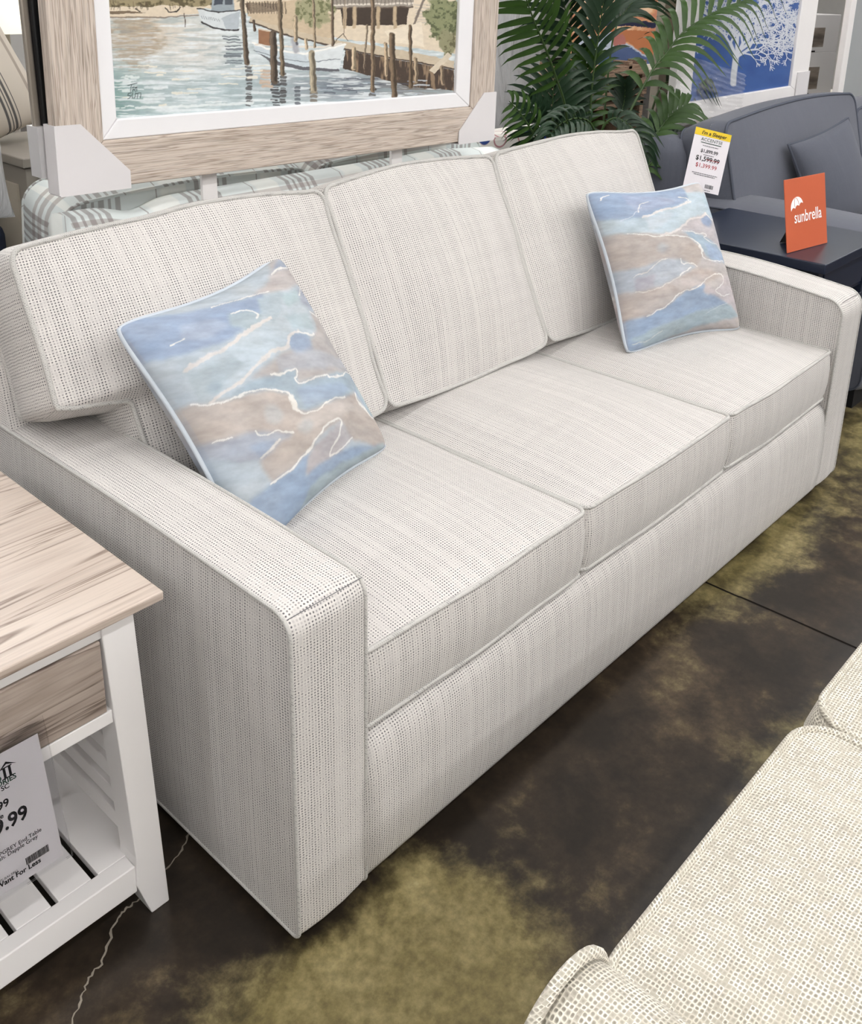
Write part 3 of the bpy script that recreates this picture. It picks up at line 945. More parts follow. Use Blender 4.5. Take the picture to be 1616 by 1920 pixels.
def pillow_print(U, V, kind):
    H = QH if kind == 'far' else QH1
    U = 0.5+(U-0.5)*1.06; V = 0.5+(V-0.5)*1.05
    den = H[2, 0]*U+H[2, 1]*V+H[2, 2]
    X = (H[0, 0]*U+H[0, 1]*V+H[0, 2])/den
    Y = (H[1, 0]*U+H[1, 1]*V+H[1, 2])/den
    c = Canvas(X, Y, 20, 0.016, 5)
    S = (print_far if kind == 'far' else print_near)(c, X, Y)
    for ax in (0, 1):
        c.c = (np.roll(c.c, 3, ax)+np.roll(c.c, 1, ax)+np.roll(c.c, -1, ax)+np.roll(c.c, -3, ax)+c.c)/5.0
    g_ = c.c.mean(axis=2, keepdims=True)
    c.c = g_+(c.c-g_)*0.78
    for pts, w_, col in S:
        c.stroke(spline(pts, 5), w_, col, 0.95, 0.3, 0.5)
    br = fbm(X*0.012, Y*0.03, 21, 5)
    br2 = fbm(X*0.05, Y*0.09, 31, 3)
    k = (0.78+0.44*br)*(0.93+0.14*br2)
    out = c.c*k[..., None]*0.74
    warm = fbm(X*0.006, Y*0.008, 77, 3)
    out[..., 2] *= (0.95+0.10*warm); out[..., 0] *= (1.05-0.10*warm)
    return out

def throw_pillow(label, pose, scale, kind):
    cx, cy, cz, ya, le, ro = pose
    c0 = _O+(np.array((cx, cy, cz))-_O)*scale/0.46
    Rr = np.array((math.cos(ya), math.sin(ya), 0)); Bk = np.array((-math.sin(ya), math.cos(ya), 0)); Zz = np.array((0, 0, 1.0))
    Up = Zz*math.cos(le)+Bk*math.sin(le)
    R2 = Rr*math.cos(ro)+Up*math.sin(ro); U2 = -Rr*math.sin(ro)+Up*math.cos(ro)
    Yd = np.cross(U2, R2)
    hw = scale/2
    N = 300
    g = np.linspace(-1, 1, N+1)
    U, V = np.meshgrid(g, g)
    def shape(U, V, side):
        cc = 0.115
        rd = 1-0.055*(abs(U*V))**7
        x = rd*hw*1.03*U*(1-cc*(1-V**2)*(0.4+0.6*U**2)); z = rd*hw*1.03*V*(1-(cc+0.02*U)*(1-U**2)*(0.4+0.6*V**2))
        th = 0.098*np.power(np.clip((1-U**2)*(1-V**2), 0, 1), 0.42)*(0.75+0.25*np.power(np.clip((1-U**2)*(1-V**2), 0, 1), 0.5))
        wr = (fbm(U*2.2+3, V*2.2, 5, 3)-0.5)*0.03*np.clip(1.2-np.maximum(abs(U), abs(V)), 0.2, 1)*np.power(np.clip((1-U**2)*(1-V**2), 0, 1), 0.3)
        return x, (-(th+wr) if side == 0 else th), z
    root = None
    vs = []; fs = []
    x, y, z = shape(U, V, 0)
    vs += list(zip(x.ravel(), y.ravel(), z.ravel()))
    N1 = N+1
    for j in range(N):
        for i in range(N):
            a = j*N1+i
            fs.append((a, a+1, a+N1+1, a+N1))
    nb = 40
    gb = np.linspace(-1, 1, nb+1)
    Ub, Vb = np.meshgrid(gb, gb)
    k0 = len(vs)
    xb, yb, zb = shape(Ub, Vb, 1)
    vs += list(zip(xb.ravel(), yb.ravel(), zb.ravel()))
    for j in range(nb):
        for i in range(nb):
            a = k0+j*(nb+1)+i
            fs.append((a, a+nb+1, a+nb+2, a+1))
    me = bpy.data.meshes.new('throw_pillow'); me.from_pydata([tuple(map(float, p)) for p in vs], [], fs)
    colf = pillow_print((U+1)/2, (V+1)/2, kind).reshape(-1, 3)
    colb = pillow_print((1-Ub)/2, (Vb+1)/2, kind).reshape(-1, 3)
    set_paint(me, np.concatenate([colf, colb]))
    mtx = frame3(c0, R2, Yd, U2)
    o = link('throw_pillow', me, M['print'], None, True)
    o.matrix_world = mtx
    tag(o, label, 'pillow')
    e = np.linspace(-1, 1, 50)
    ring = [(a, -1) for a in e]+[(1, a) for a in e[1:]]+[(a, 1) for a in e[::-1][1:]]+[(-1, a) for a in e[::-1][1:-1]]
    pts = []
    for a, b in ring:
        f = 1.0-0.02*(abs(a*b))**6
        xx, yy, zz = shape(np.array(a*f), np.array(b*f), 0)
        pts.append((float(xx), 0.0, float(zz)))
    w = MB().tube(pts, 0.0052, 8, True).mesh('piping')
    link('piping', w, M['pillow_welt'], o, True)
    return o
M['print'] = vcol_mat('painted_print_cotton', 0.75, 0.2, 0.05)
M['pillow_welt'] = plain('pale_blue_welt', (188, 196, 204), 0.7, 0.2, 0.08)
throw_pillow('blue and taupe painterly throw pillow leaning at the near arm of the white sofa', (0.3368, 0.4749, 0.7047, 0.2235, 0.5945, 0.0435), 0.47, 'near')
throw_pillow('blue and taupe painterly throw pillow upright at the far arm near the navy table', (1.7486, 0.4384, 0.6851, -0.2383, 0.5109, -0.0295), 0.455, 'far')

# ------------------------------------------------------------------ the driftwood end table and its price sign
et = thing('end_table', 'white end table with driftwood grey top and drawer beside the near sofa arm', 'table', (-0.34, 0.49, 0))
EX, EY = -0.34, 0.49
def E(name, mb, mat, parent=et, **kw):
    me = mb.mesh(name)
    me.transform(Matrix.Translation((-EX, -EY, 0)))
    return link(name, me, mat, parent, **kw)
E('table_top', MB().box(-0.617, -0.067, 0.205, 0.775, 0.588, 0.603), M['table_wood'], bevel=0.0025)
LX = {'r': [(-0.105, 0.588), (-0.157, 0.588), (-0.138, 0.13), (-0.141, 0.075), (-0.12, 0.0), (-0.087, 0.0)]}
LX['l'] = [(-0.681-a, b) for a, b in LX['r']][::-1]
for k in 'rl':
    for y0 in (0.229, 0.705):
        me = MB().prism(LX[k], 'y', y0, y0+0.05)
        mm = me.mesh('leg'); fix_normals(mm)
        mm.transform(Matrix.Translation((-EX, -EY, 0)))
        link('leg', mm, M['white_paint'], et, bevel=0.002)
E('apron', MB().box(-0.535, -0.15, 0.233, 0.25, 0.553, 0.588).box(-0.535, -0.15, 0.233, 0.25, 0.402, 0.425), M['white_paint'], bevel=0.0015)
for xs in (-0.15, -0.548):
    E('side_apron', MB().box(xs, xs+0.016, 0.279, 0.705, 0.402, 0.579), M['white_paint'], bevel=0.0015)
E('back_apron', MB().box(-0.535, -0.15, 0.735, 0.75, 0.402, 0.579), M['white_paint'], bevel=0.0015)
dr = E('drawer', MB().box(-0.527, -0.1585, 0.231, 0.249, 0.4275, 0.5505), M['drawer_wood'], bevel=0.002)
kn = MB().lathe([(0.0, 0.0), (0.006, 0.0), (0.006, 0.010), (0.013, 0.014), (0.014, 0.020), (0.0, 0.024)], (0, 0, 0), 20).mesh('knob')
kn.transform(Matrix.Translation((-0.345-EX, 0.231-EY, 0.49)) @ Matrix.Rotation(PI/2, 4, 'X') @ Matrix.Diagonal((1, 1, 0.3, 1)))
link('knob', kn, M['silver'], dr, True)
E('shelf_rail', MB().box(-0.54, -0.139, 0.233, 0.262, 0.06, 0.113), M['white_paint'], bevel=0.002)
E('shelf_rail', MB().box(-0.54, -0.139, 0.72, 0.75, 0.06, 0.113), M['white_paint'], bevel=0.002)
sx = -0.110
k = 0
while sx > -0.53:
    w_ = 0.077 if k == 0 else 0.0545
    E('shelf_slat', MB().box(sx-w_, sx, 0.262, 0.72, 0.098, 0.113), M['white_paint'], bevel=0.0015)
    sx -= w_+0.0115; k += 1
for xs in (-0.128, -0.565):
    for q in range(5):
        zc = 0.168+q*0.048
        R_ = Matrix.Translation((xs, 0, zc)) @ Matrix.Rotation(math.radians(24), 4, 'Y') @ Matrix.Translation((-xs, 0, -zc))
        E('side_slat', MB().box(xs-0.008, xs+0.008, 0.279, 0.705, zc-0.015, zc+0.015), M['white_paint'], bevel=0.0015)

ps = thing('price_sign', 'white price sign in a clear sleeve hanging on the front of the driftwood end table', 'sign', (0, 0, 0))
TA = math.radians(9.5)                                   # its foot swings out from the drawer
PO = np.array((-0.41, 0.2185, 0.470))
PU = np.array((0, math.sin(TA), math.cos(TA))); PN = np.array((0, -math.cos(TA), math.sin(TA)))
ps.matrix_basis = basis(PO, (1, 0, 0), PU)
def onsheet(px, py):
    d = _f+_R*(px-PPX)/FPX-_U*(py-PPY)/FPX
    p = _O+d*(((PO-_O) @ PN)/(d @ PN))
    return float(p[0]-PO[0]), float((p-PO) @ PU)
sr = 0.5*(onsheet(65, 1378)[0]+onsheet(124, 1600)[0]); st, sb = onsheet(65, 1378)[1], onsheet(118, 1604)[1]
def PS(name, mb, mat, parent=ps, **kw):
    return link(name, mb.mesh(name), mat, parent, **kw)
paper = PS('printed_sheet', MB().box(sr-0.216, sr, sb, st, -0.0006, 0.0), M['paper'])
PS('clear_sleeve', MB().box(sr-0.228, sr+0.012, sb-0.008, st+0.006, 0.0008, 0.0014).box(sr-0.228, sr+0.012, sb-0.008, st+0.02, -0.0022, -0.0016), M['clear'])
def line(txt, px, py, size, mat, bold=0.0, sx_=1.0, al='RIGHT'):
    a, b = onsheet(px, py)
    text_mesh(txt, size, mat, paper, Matrix.Translation((a, b, 0.0004)), al, bold, 'lettering', 0.0, sx_)
line('S', 4, 1463, 0.021, M['ink_green'], 0.0002, 0.9)
ax_, ay_ = onsheet(10, 1428); rx_, ry_ = onsheet(30, 1430)
hw_ = rx_-ax_
PS('logo_roof', MB().prism([(ax_-hw_, ay_-0.011), (ax_, ay_), (rx_, ay_-0.009), (ax_, ay_-0.0035)], 'z', 0.0002, 0.0005), M['ink'], paper)
lx_, ly_ = onsheet(5, 1459); l2, _y = onsheet(25, 1450); th_ = onsheet(22, 1433)[1]-_y
pil = MB()
for x in (lx_+0.0035, l2-0.0035):
    pil.box(x-0.0017, x+0.0017, _y, _y+th_, 0.0002, 0.0005)
pil.box(lx_, l2, _y-0.0015, _y, 0.0002, 0.0005).box(lx_, l2, _y+th_, _y+th_+0.0015, 0.0002, 0.0005)
PS('logo_pillars', pil, M['ink'], paper)
line('ACCESSORIES', 31, 1457, 0.0105, M['ink_green'], 0.0003)
line(', SC', 18, 1475, 0.0098, M['ink'], 0.0002)
line('.99', 18, 1508, 0.0158, M['ink'], 0.0004)
line('Price', 7, 1532, 0.0100, M['ink'], 0.0002)
line('9.99', 54, 1530, 0.0285, M['ink'], 0.0008, 0.95)
line('02-DAPGREY End Table', 78, 1557, 0.0082, M['ink'], 0.0001)
line('D Finish: Dapple Grey', 71, 1570, 0.0082, M['ink'], 0.0001)
bx_, by_ = onsheet(50, 1622); b2_, bt_ = onsheet(89, 1583)
bar = MB(); x = bx_
while x < b2_:
    w_ = random.choice((0.0005, 0.0008, 0.0011)); bar.box(x, x+w_, by_, bt_, 0.0002, 0.0005); x += w_+random.choice((0.0005, 0.0007))
PS('barcode', bar, M['ink'], paper)
line('-SWT-BAI-5861', 34, 1633, 0.0050, M['ink'], 0.0)
line('You Want For Less', 77, 1615, 0.0104, M['ink'], 0.0003)
# ------------------------------------------------------------------ the harbour picture
PY = 1.0
fr = thing('framed_picture', 'harbour painting in a pale washed wood frame standing behind the white sofa', 'picture', (0.94, PY, 1.0))
fr.rotation_euler = (0, math.radians(1.25), 0)
bpy.context.view_layer.update()
FM = fr.matrix_basis.inverted() if False else (Matrix.Translation((0.94, PY, 1.0)) @ Matrix.Rotation(math.radians(1.25), 4, 'Y')).inverted()
FMI = FM.inverted()
def floc(px, py, y=PY):
    p = at(px, py, 'y', y)
    q = FM @ Vector(p)
    return q[0], q[2]
# all in the frame's own axes: x right, z up, y depth; front at y = 0
ox0, oz0 = floc(252, 345)[0]-0.17, floc(252, 345)[1]
ox0 = floc(104, 234)[0]; ox1 = floc(927, 176)[0]
oz0 = 0.5*(floc(252, 345)[1]+floc(875, 265)[1]); oz1 = oz0+0.86
lx0, lz0 = floc(195, 265); lx1, lzb = floc(880, 200); lz0 = 0.5*(lz0+lzb); lx1 = floc(888, 100)[0]
px0, pz0 = floc(222, 220); px1, pzb = floc(858, 178); pz0 = 0.5*(pz0+pzb)
lz1 = oz1-(lz0-oz0); pz1 = oz1-(pz0-oz0)
def FB(name, mb, mat, parent=fr, **kw):
    return link(name, mb.mesh(name), mat, parent, **kw)
def moulding(name, x0, x1, z0, z1, w, ya, yb, mat, matz, chamf=0.006):
    """four mitred boards"""
    def side(poly, m, bev):
        mb = MB().prism(poly, 'y', ya, yb)
        me = mb.mesh(name); fix_normals(me)
        link(name, me, m, fr, bevel=bev)
    side([(x0, z0), (x1, z0), (x1-w[1], z0+w[2]), (x0+w[0], z0+w[2])], mat, 0.003)
    side([(x0, z1), (x0+w[0], z1-w[3]), (x1-w[1], z1-w[3]), (x1, z1)], mat, 0.003)
    side([(x0, z0), (x0+w[0], z0+w[2]), (x0+w[0], z1-w[3]), (x0, z1)], matz, 0.003)
    side([(x1, z0), (x1, z1), (x1-w[1], z1-w[3]), (x1-w[1], z0+w[2])], matz, 0.003)
moulding('frame_board', ox0, ox1, oz0, oz1, (lx0-ox0, ox1-lx1, lz0-oz0, oz1-lz1), 0.0, 0.034, M['pale_wood'], M['pale_wood_z'])
moulding('liner_board', lx0, lx1, lz0, lz1, (px0-lx0, lx1-px1, pz0-lz0, lz1-pz1), 0.006, 0.03, M['liner'], M['liner'])
FB('backing_board', MB().box(ox0+0.01, ox1-0.01, 0.0342, 0.038, oz0+0.01, oz1-0.01), M['tan_paint'])
# card corner protectors
def protector(s, cx_, cz_):
    pr = [(0, 0), (0.162, 0), (0.162, 0.036), (0.055, 0.142), (0, 0.142)]
    po = [(cx_+s*a, cz_+b) for a, b in pr]
    if s < 0:
        po = po[::-1]
    mb = MB().prism(po, 'y', -0.004, -0.0012).prism(po, 'y', 0.0388, 0.041)
    xx = sorted((cx_, cx_-s*0.0025))
    mb.box(xx[0], xx[1], -0.004, 0.041, cz_, cz_+0.142)
    xb = sorted((cx_, cx_+s*0.162))
    mb.box(xb[0], xb[1], -0.004, 0.041, cz_-0.0025, cz_)
    me = mb.mesh('corner_protector'); fix_normals(me)
    link('corner_protector', me, M['card'], fr)
protector(1, ox0-0.003, oz0-0.004)
protector(-1, ox1+0.003, oz0-0.004)

# the painting: authored in the units of a 1616-wide sketch of the picture
NXP = 720
zs = np.concatenate([np.linspace(pz0-0.004, pz0+0.275, 380), np.linspace(pz0+0.285, pz1+0.004, 60)])
xs = np.linspace(px0-0.004, px1+0.004, NXP)
GX, GZ = np.meshgrid(xs, zs)
PW = [np.array([FMI[i][0]*GX+FMI[i][2]*GZ+FMI[i][3]]) [0] for i in range(3)]
SX, SY = project(PW[0], PW[1], PW[2])
X2, Y2 = (SX-160)*2.02, SY*2.02
c = Canvas(X2, Y2, 4.0, 0.05, 9)
c.fill((196, 206, 208))
def soft(cx_, cy_, rx, ry, col, a=1.0):
    c.blend(np.exp(-(((X2-cx_)/rx)**2+((Y2-cy_)/ry)**2))*a, col)
soft(260, 130, 200, 90, (206, 192, 172), 0.9)
soft(120, 400, 160, 110, (120, 150, 146), 1.0); soft(90, 330, 120, 90, (128, 158, 152), 0.8)
soft(500, 350, 200, 80, (176, 194, 198), 0.7); soft(420, 200, 120, 80, (214, 212, 206), 0.9)
soft(1000, 330, 260, 60, (104, 112, 124), 0.95); soft(1300, 320, 160, 50, (96, 84, 76), 0.95)
rip = fbm(X2*0.012, Y2*0.11, 4, 4)
water = (Y2 > 66)
c.blend(np.clip((rip-0.54)*9, 0, 1)*water*0.75, (222, 228, 230))
c.blend(np.clip((0.45-rip)*9, 0, 1)*water*0.55, (150, 166, 170))
rip2 = fbm(X2*0.02+7, Y2*0.16, 8, 3)
rf = np.clip(1-np.hypot((X2-200)/120, (Y2-150)/125)+(fbm(X2*0.03, Y2*0.05, 88, 4)-0.5)*0.9, 0, 1)*3
c.blend(np.clip(rf, 0, 1)*np.clip((rip2-0.36)*4, 0, 1)*0.75, (160, 142, 118))
c.blend(np.clip(rf-1, 0, 1)*np.clip((0.55-rip2)*6, 0, 1)*0.5, (126, 108, 88))
# beach, trees and far shore
c.poly([(40, 64), (300, 66), (445, 52), (470, 30), (640, 52), (700, 92), (1000, 150), (1200, 175), (1420, 205), (1420, -400), (40, -400)], (216, 202, 180))
c.poly([(40, 30), (300, 22), (470, 26), (560, -10), (560, -400), (40, -400)], (150, 138, 108))
c.poly([(-60, -3000), (1500, -3000), (1500, -150), (-60, -150)], (196, 210, 220))
fl2 = fbm(X2*0.02, Y2*0.03, 71, 4)
c.blend((Y2 < -70)*np.clip(((Y2+330)/170.0+(fl2-0.5)*1.6)*3, 0, 1), (128, 130, 98))
c.blend((Y2 < -70)*np.clip(((Y2+330)/170.0+(fl2-0.5)*1.6)*3, 0, 1)*np.clip((fbm(X2*0.05, Y2*0.06, 75, 4)-0.5)*8, 0, 1), (92, 98, 70))
fol = fbm(X2*0.05, Y2*0.06, 12, 4)
c.blend((Y2 < 28)*(X2 < 600)*np.clip((fol-0.5)*8, 0, 1), (92, 84, 60))
c.poly([(60, 42), (200, 44), (250, 50), (120, 56)], (120, 104, 86))
c.stroke([(85, 66), (300, 68), (445, 58)], 5, (118, 100, 82), 0.8)
c.stroke([(318, 32), (330, 46), (362, 46), (376, 30)], 5, (52, 46, 44))
c.stroke([(205, 34), (222, 44)], 5, (60, 52, 46)); c.stroke([(392, 52), (393, 102)], 4, (88, 76, 68))
for k in range(26):
    x = 70+random.random()*340; c.stroke([(x, 2+random.random()*20), (x+3, 30+random.random()*10)], 3, (84, 72, 56), 0.6)
c.poly([(630, 60), (640, 10), (830, 0), (960, 60), (960, 150), (720, 100)], (196, 178, 152))
c.poly([(620, 12), (760, 14), (760, 44), (640, 52)], (110, 94, 78))
for k in range(14):
    x = 630+k*11; c.stroke([(x, 8), (x+2, 52)], 4, (70, 60, 52), 0.8)
    c.stroke([(640, 10+k*3), (760, 14+k*3)], 2, (206, 190, 166), 0.3)
# house on stilts
c.poly([(948, -60), (1268, -60), (1256, 30), (950, 36)], (150, 142, 132))
c.stroke([(950, 20), (1256, 14)], 7, (214, 206, 194)); c.stroke([(950, 34), (1256, 28)], 6, (92, 80, 70))
for k in range(22):
    c.stroke([(955+k*14, -30), (955+k*14, 18)], 3, (104, 96, 88), 0.8)
c.poly([(985, 34), (1240, 30), (1232, 96), (990, 98)], (66, 56, 48))
for x in (1036, 1126, 1190, 1000):
    c.stroke([(x, 32), (x-2, 104)], 13, (184, 164, 136))
for k in range(7):
    c.stroke([(1262+k*2, 20+k*11), (1318, 20+k*11)], 4, (196, 186, 172)); 
c.stroke([(1262, 90), (1300, -10)], 9, (120, 110, 102))
c.poly([(1150, 120), (1290, 84), (1300, 180), (1180, 160)], (226, 214, 194))
# bushes
def bush(cx_, cy_, rx, ry, c1, c2, seed):
    e = np.hypot((X2-cx_)/rx, (Y2-cy_)/ry)+(fbm(X2*0.05, Y2*0.05, seed, 4)-0.5)*0.9
    c.blend(np.clip((1-e)*6, 0, 1), c1)
    c.blend(np.clip((1-e)*6, 0, 1)*np.clip((fbm(X2*0.09, Y2*0.09, seed+4, 3)-0.52)*9, 0, 1), c2)
bush(880, 40, 80, 62, (158, 156, 124), (112, 114, 82), 31)
bush(1372, 70, 78, 92, (134, 138, 104), (88, 94, 66), 37); bush(1390, 160, 40, 50, (142, 140, 110), (100, 96, 70), 41)
# jetty
c.poly([(640, 66), (770, 108), (1000, 160), (1200, 188), (1412, 232), (1412, 262), (1200, 226), (1000, 186), (770, 132), (640, 82)], (196, 182, 160))
c.stroke([(640, 84), (770, 133), (1000, 187), (1200, 226), (1412, 262)], 6, (78, 66, 58))
c.poly([(1000, 190), (1200, 230), (1412, 266), (1412, 345), (1240, 330), (1100, 290), (990, 262)], (74, 62, 54))
c.blend(((Y2 > 190) & (Y2 < 345) & (X2 > 1000))*np.clip((fbm(X2*0.11, Y2*0.02, 15, 3)-0.52)*8, 0, 1)*0.8*c.inside([(1000, 190), (1412, 266), (1412, 345), (1240, 330), (990, 262)]), (150, 128, 104))
c.poly([(1318, 268), (1388, 200), (1404, 212), (1340, 280)], (206, 194, 174))
# boats
c.poly([(498, -20), (575, -20), (582, 46), (492, 48)], (150, 160, 166)); c.poly([(506, -20), (536, -20), (536, 18), (504, 20)], (70, 76, 86)); c.poly([(544, -20), (572, -20), (574, 18), (544, 18)], (82, 88, 96))
c.poly([(440, 32), (520, 46), (602, 40), (594, 112), (560, 114), (500, 104), (456, 82)], (206, 212, 214))
c.poly([(530, 70), (600, 44), (594, 112), (550, 112)], (176, 184, 190))
c.stroke([(440, 32), (520, 48), (602, 40)], 5, (60, 60, 62)); c.stroke([(456, 84), (500, 106), (560, 116), (596, 114)], 6, (52, 48, 50))
for k in range(9):
    c.stroke([(455+k*8, 62+k*1.2), (459+k*8, 72+k*1.2)], 2.5, (96, 104, 116), 0.7)
c.poly([(650, 165), (700, 186), (850, 206), (998, 170), (976, 272), (850, 262), (735, 238), (668, 206)], (196, 206, 212))
c.poly([(850, 210), (996, 174), (976, 272), (880, 266)], (214, 220, 222)); c.poly([(664, 200), (735, 232), (850, 256), (976, 264), (976, 274), (850, 268), (730, 246)], (98, 98, 104))
c.stroke([(650, 163), (700, 186), (850, 206), (998, 170)], 8, (236, 236, 232)); c.stroke([(660, 170), (760, 176), (900, 182), (985, 166)], 7, (220, 214, 204))
c.stroke([(655, 190), (740, 222), (850, 238), (980, 226)], 3, (128, 136, 144))
c.poly([(672, 112), (722, 122), (722, 176), (672, 168)], (146, 108, 82)); c.stroke([(672, 112), (722, 122)], 5, (206, 190, 170))
c.stroke([(806, 152), (814, 192)], 24, (168, 170, 176)); c.stroke([(812, 150), (820, 168)], 10, (90, 90, 98))
# reflections
for (x, y0, y1, w_, col) in ((636, 250, 406, 15, (74, 70, 70)), (734, 300, 402, 24, (52, 50, 52)), (766, 280, 396, 16, (66, 62, 62)), (820, 330, 396, 14, (84, 88, 96)), (880, 340, 392, 20, (120, 112, 100)), (1104, 330, 372, 16, (60, 56, 54)), (575, 140, 246, 60, (92, 100, 108)), (700, 270, 330, 34, (196, 172, 150))):
    y = y0
    while y < y1:
        l = 4+random.random()*9
        o_ = (random.random()-0.5)*w_*0.35
        c.stroke([(x-w_/2+o_, y), (x+w_/2+o_, y+1)], l, col, 0.85, 0.25)
        y += l+1+random.random()*(4 if w_ < 40 else 9)
for k in range(26):
    x = 880+random.random()*420; y = 290+random.random()*70
    c.stroke([(x, y), (x+20+random.random()*60, y+1)], 3+random.random()*3, random.choice(((206, 214, 220), (78, 82, 94), (150, 160, 172))), 0.7)
for k in range(46):
    x = 110+random.random()*560; y = 240+random.random()*170
    c.stroke([(x, y), (x+20+random.random()*80, y-1)], 3+random.random()*7, random.choice(((226, 231, 232), (214, 222, 224), (232, 226, 210))), 0.75)
for k in range(10):
    x = 130+random.random()*60; y = 290+random.random()*140
    c.stroke([(x, y), (x+8+random.random()*24, y)], 4+random.random()*6, (220, 228, 226), 0.8)
c.stroke([(205, 412), (430, 404), (650, 392)], 9, (224, 230, 230), 0.8, 0.3, 0.5)
# mooring posts
for pts, w_, col in (([(604, -60), (614, 60), (628, 242)], 18, (104, 92, 78)), ([(750, -60), (756, 120), (764, 284)], 16, (120, 106, 88)), ([(726, 128), (732, 308)], 26, (96, 84, 72)), ([(874, 204), (880, 345)], 24, (158, 148, 128)), ([(880, -20), (886, 180)], 10, (150, 134, 112)),
                     ([(1100, -60), (1105, 60), (1104, 346)], 15, (128, 110, 90)), ([(1176, 134), (1186, 366)], 22, (112, 96, 78)), ([(1246, 100), (1249, 332)], 13, (108, 92, 74)), ([(1084, 96), (1072, 262)], 7, (136, 122, 104)), ([(950, -60), (954, 170)], 11, (106, 92, 78)), ([(812, 66), (812, 152)], 16, (172, 156, 132)),
                     ([(1154, 168), (1156, 286)], 14, (176, 156, 130)), ([(1033, 184), (1032, 262)], 16, (184, 166, 140)), ([(852, 150), (853, 186)], 12, (190, 172, 146)), ([(1268, 224), (1269, 312)], 14, (160, 142, 118)), ([(656, 80), (658, 116)], 10, (90, 76, 64)), ([(1366, 256), (1368, 320)], 14, (150, 132, 110))):
    c.stroke(pts, w_, col, 1.0, 0.12)
    c.stroke([(p[0]+w_*0.27, p[1]) for p in pts], w_*0.4, tuple(int(v*0.52) for v in col), 0.85, 0.3, 0.4)
    c.stroke([(p[0]-w_*0.3, p[1]) for p in pts], w_*0.22, tuple(min(255, int(v*1.35)) for v in col), 0.6, 0.3, 0.5)
c.stroke([(996, 140), (1000, 30), (1004, -60)], 3, (140, 126, 108)); c.stroke([(960, 160), (992, 130), (1010, 156)], 3, (96, 84, 72))
# signature
ink = (52, 62, 62)
for s_ in ([(176, 326), (212, 317)], [(190, 324), (186, 350)], [(196, 332), (195, 350)], [(197, 332), (207, 333), (205, 340), (198, 341), (206, 349)], [(211, 330), (210, 348)],
           [(190, 354), (178, 357), (176, 364), (187, 366), (184, 374), (176, 377)], [(194, 354), (192, 374), (203, 374), (206, 354)], [(206, 358), (222, 354)], [(214, 357), (212, 376)], [(226, 354), (224, 374)]):
    c.stroke(s_, 2.6, ink, 0.95, 0.3, 0.0, True)
tex = fbm(X2*0.08, Y2*0.12, 61, 4)
col = c.c*(0.84+0.2*tex)[..., None]
me = bpy.data.meshes.new('painted_print')
vv = np.stack([GX.ravel(), np.full(GX.size, 0.016), GZ.ravel()], 1)
nzp = len(zs)
idx = np.arange(nzp*NXP).reshape(nzp, NXP)
ff = np.stack([idx[:-1, :-1].ravel(), idx[:-1, 1:].ravel(), idx[1:, 1:].ravel(), idx[1:, :-1].ravel()], 1)
me.from_pydata(vv.tolist(), [], ff.tolist())
set_paint(me, col)
link('painted_print', me, vcol_mat('harbour_paint', 0.5, 0.3), fr)

# stand whose two white legs show below the picture
stand = thing('picture_stand', 'white picture stand with two flat legs below the harbour painting', 'stand', (0.94, 1.066, 0))
for (px_, py_) in ((393, 360), (743, 305)):
    p = at(px_, py_, 'y', 1.047)
    link('leg', MB().box(p[0]-0.021-0.94, p[0]+0.021-0.94, -0.022, -0.012, 0.02, 1.03).mesh('leg'), M['white_paint'], stand, bevel=0.001)
link('base', MB().box(-0.45, 0.45, -0.06, 0.0, 0.0, 0.02).mesh('base'), M['white_paint'], stand, bevel=0.002)

# second picture, seen only as a silver and black edge
f2 = thing('framed_picture', 'silver and black picture frame edge showing left of the harbour painting', 'picture', (0, 0, 0))
xa = at(50, 100, 'y', 1.06)[0]
def rect_ring(x0, x1, z0, z1, w_, ya, yb):
    return MB().box(x0, x0+w_, ya, yb, z0, z1).box(x1-w_, x1, ya, yb, z0, z1).box(x0+w_, x1-w_, ya, yb, z0, z0+w_).box(x0+w_, x1-w_, ya, yb, z1-w_, z1)
zb = at(82, 332, 'y', 1.06)[2]
link('outer_moulding', rect_ring(xa, xa+1.1, zb+0.004, zb+0.90, 0.016, 1.062, 1.074).mesh('outer_moulding'), M['silver'], f2, bevel=0.004)
link('inner_moulding', rect_ring(xa+0.0155, xa+1.0845, zb+0.0195, zb+0.8845, 0.055, 1.050, 1.074).mesh('inner_moulding'), M['black_plastic'], f2, bevel=0.004)
link('backing_board', MB().box(xa+0.06, xa+1.04, 1.08, 1.084, zb+0.06, zb+0.84).mesh('backing_board'), M['tan_paint'], f2)
link('corner_protector', MB().box(xa-0.003, xa+0.12, 1.045, 1.09, zb, zb+0.105).mesh('corner_protector'), M['frosted'], f2)

# ------------------------------------------------------------------ plaid loveseat, back turned to the white sofa
pl = thing('plaid_sofa', 'pale blue plaid loveseat with its back to the white sofa under the painting', 'sofa', (0, 0, 0))
PX0, PX1 = 0.33, 1.80
bp = [(1.20, 0.05), (1.075, 0.05), (1.070, 0.5), (1.072, 0.88), (1.080, 0.915), (1.10, 0.938), (1.135, 0.945), (1.175, 0.935), (1.20, 0.90), (1.215, 0.5)]
def sag(x, y, z):
    if z > 0.8:
        z += -0.02*max(0, (x-PX1+0.25)/0.25)-0.022*math.exp(-((x-PX0-0.14)/0.06)**2)
    return (x, y, z)
me = loft(bp, PX0-0.03, PX1, 60, (0.02, 0.0), None, sag).mesh('back_frame'); fix_normals(me)
link('back_frame', me, M['plaid'], pl, True)
link('seat_base', MB().box(PX0, PX1, 1.22, 1.9, 0.06, 0.34).mesh('seat_base'), M['plaid'], pl, bevel=0.02)
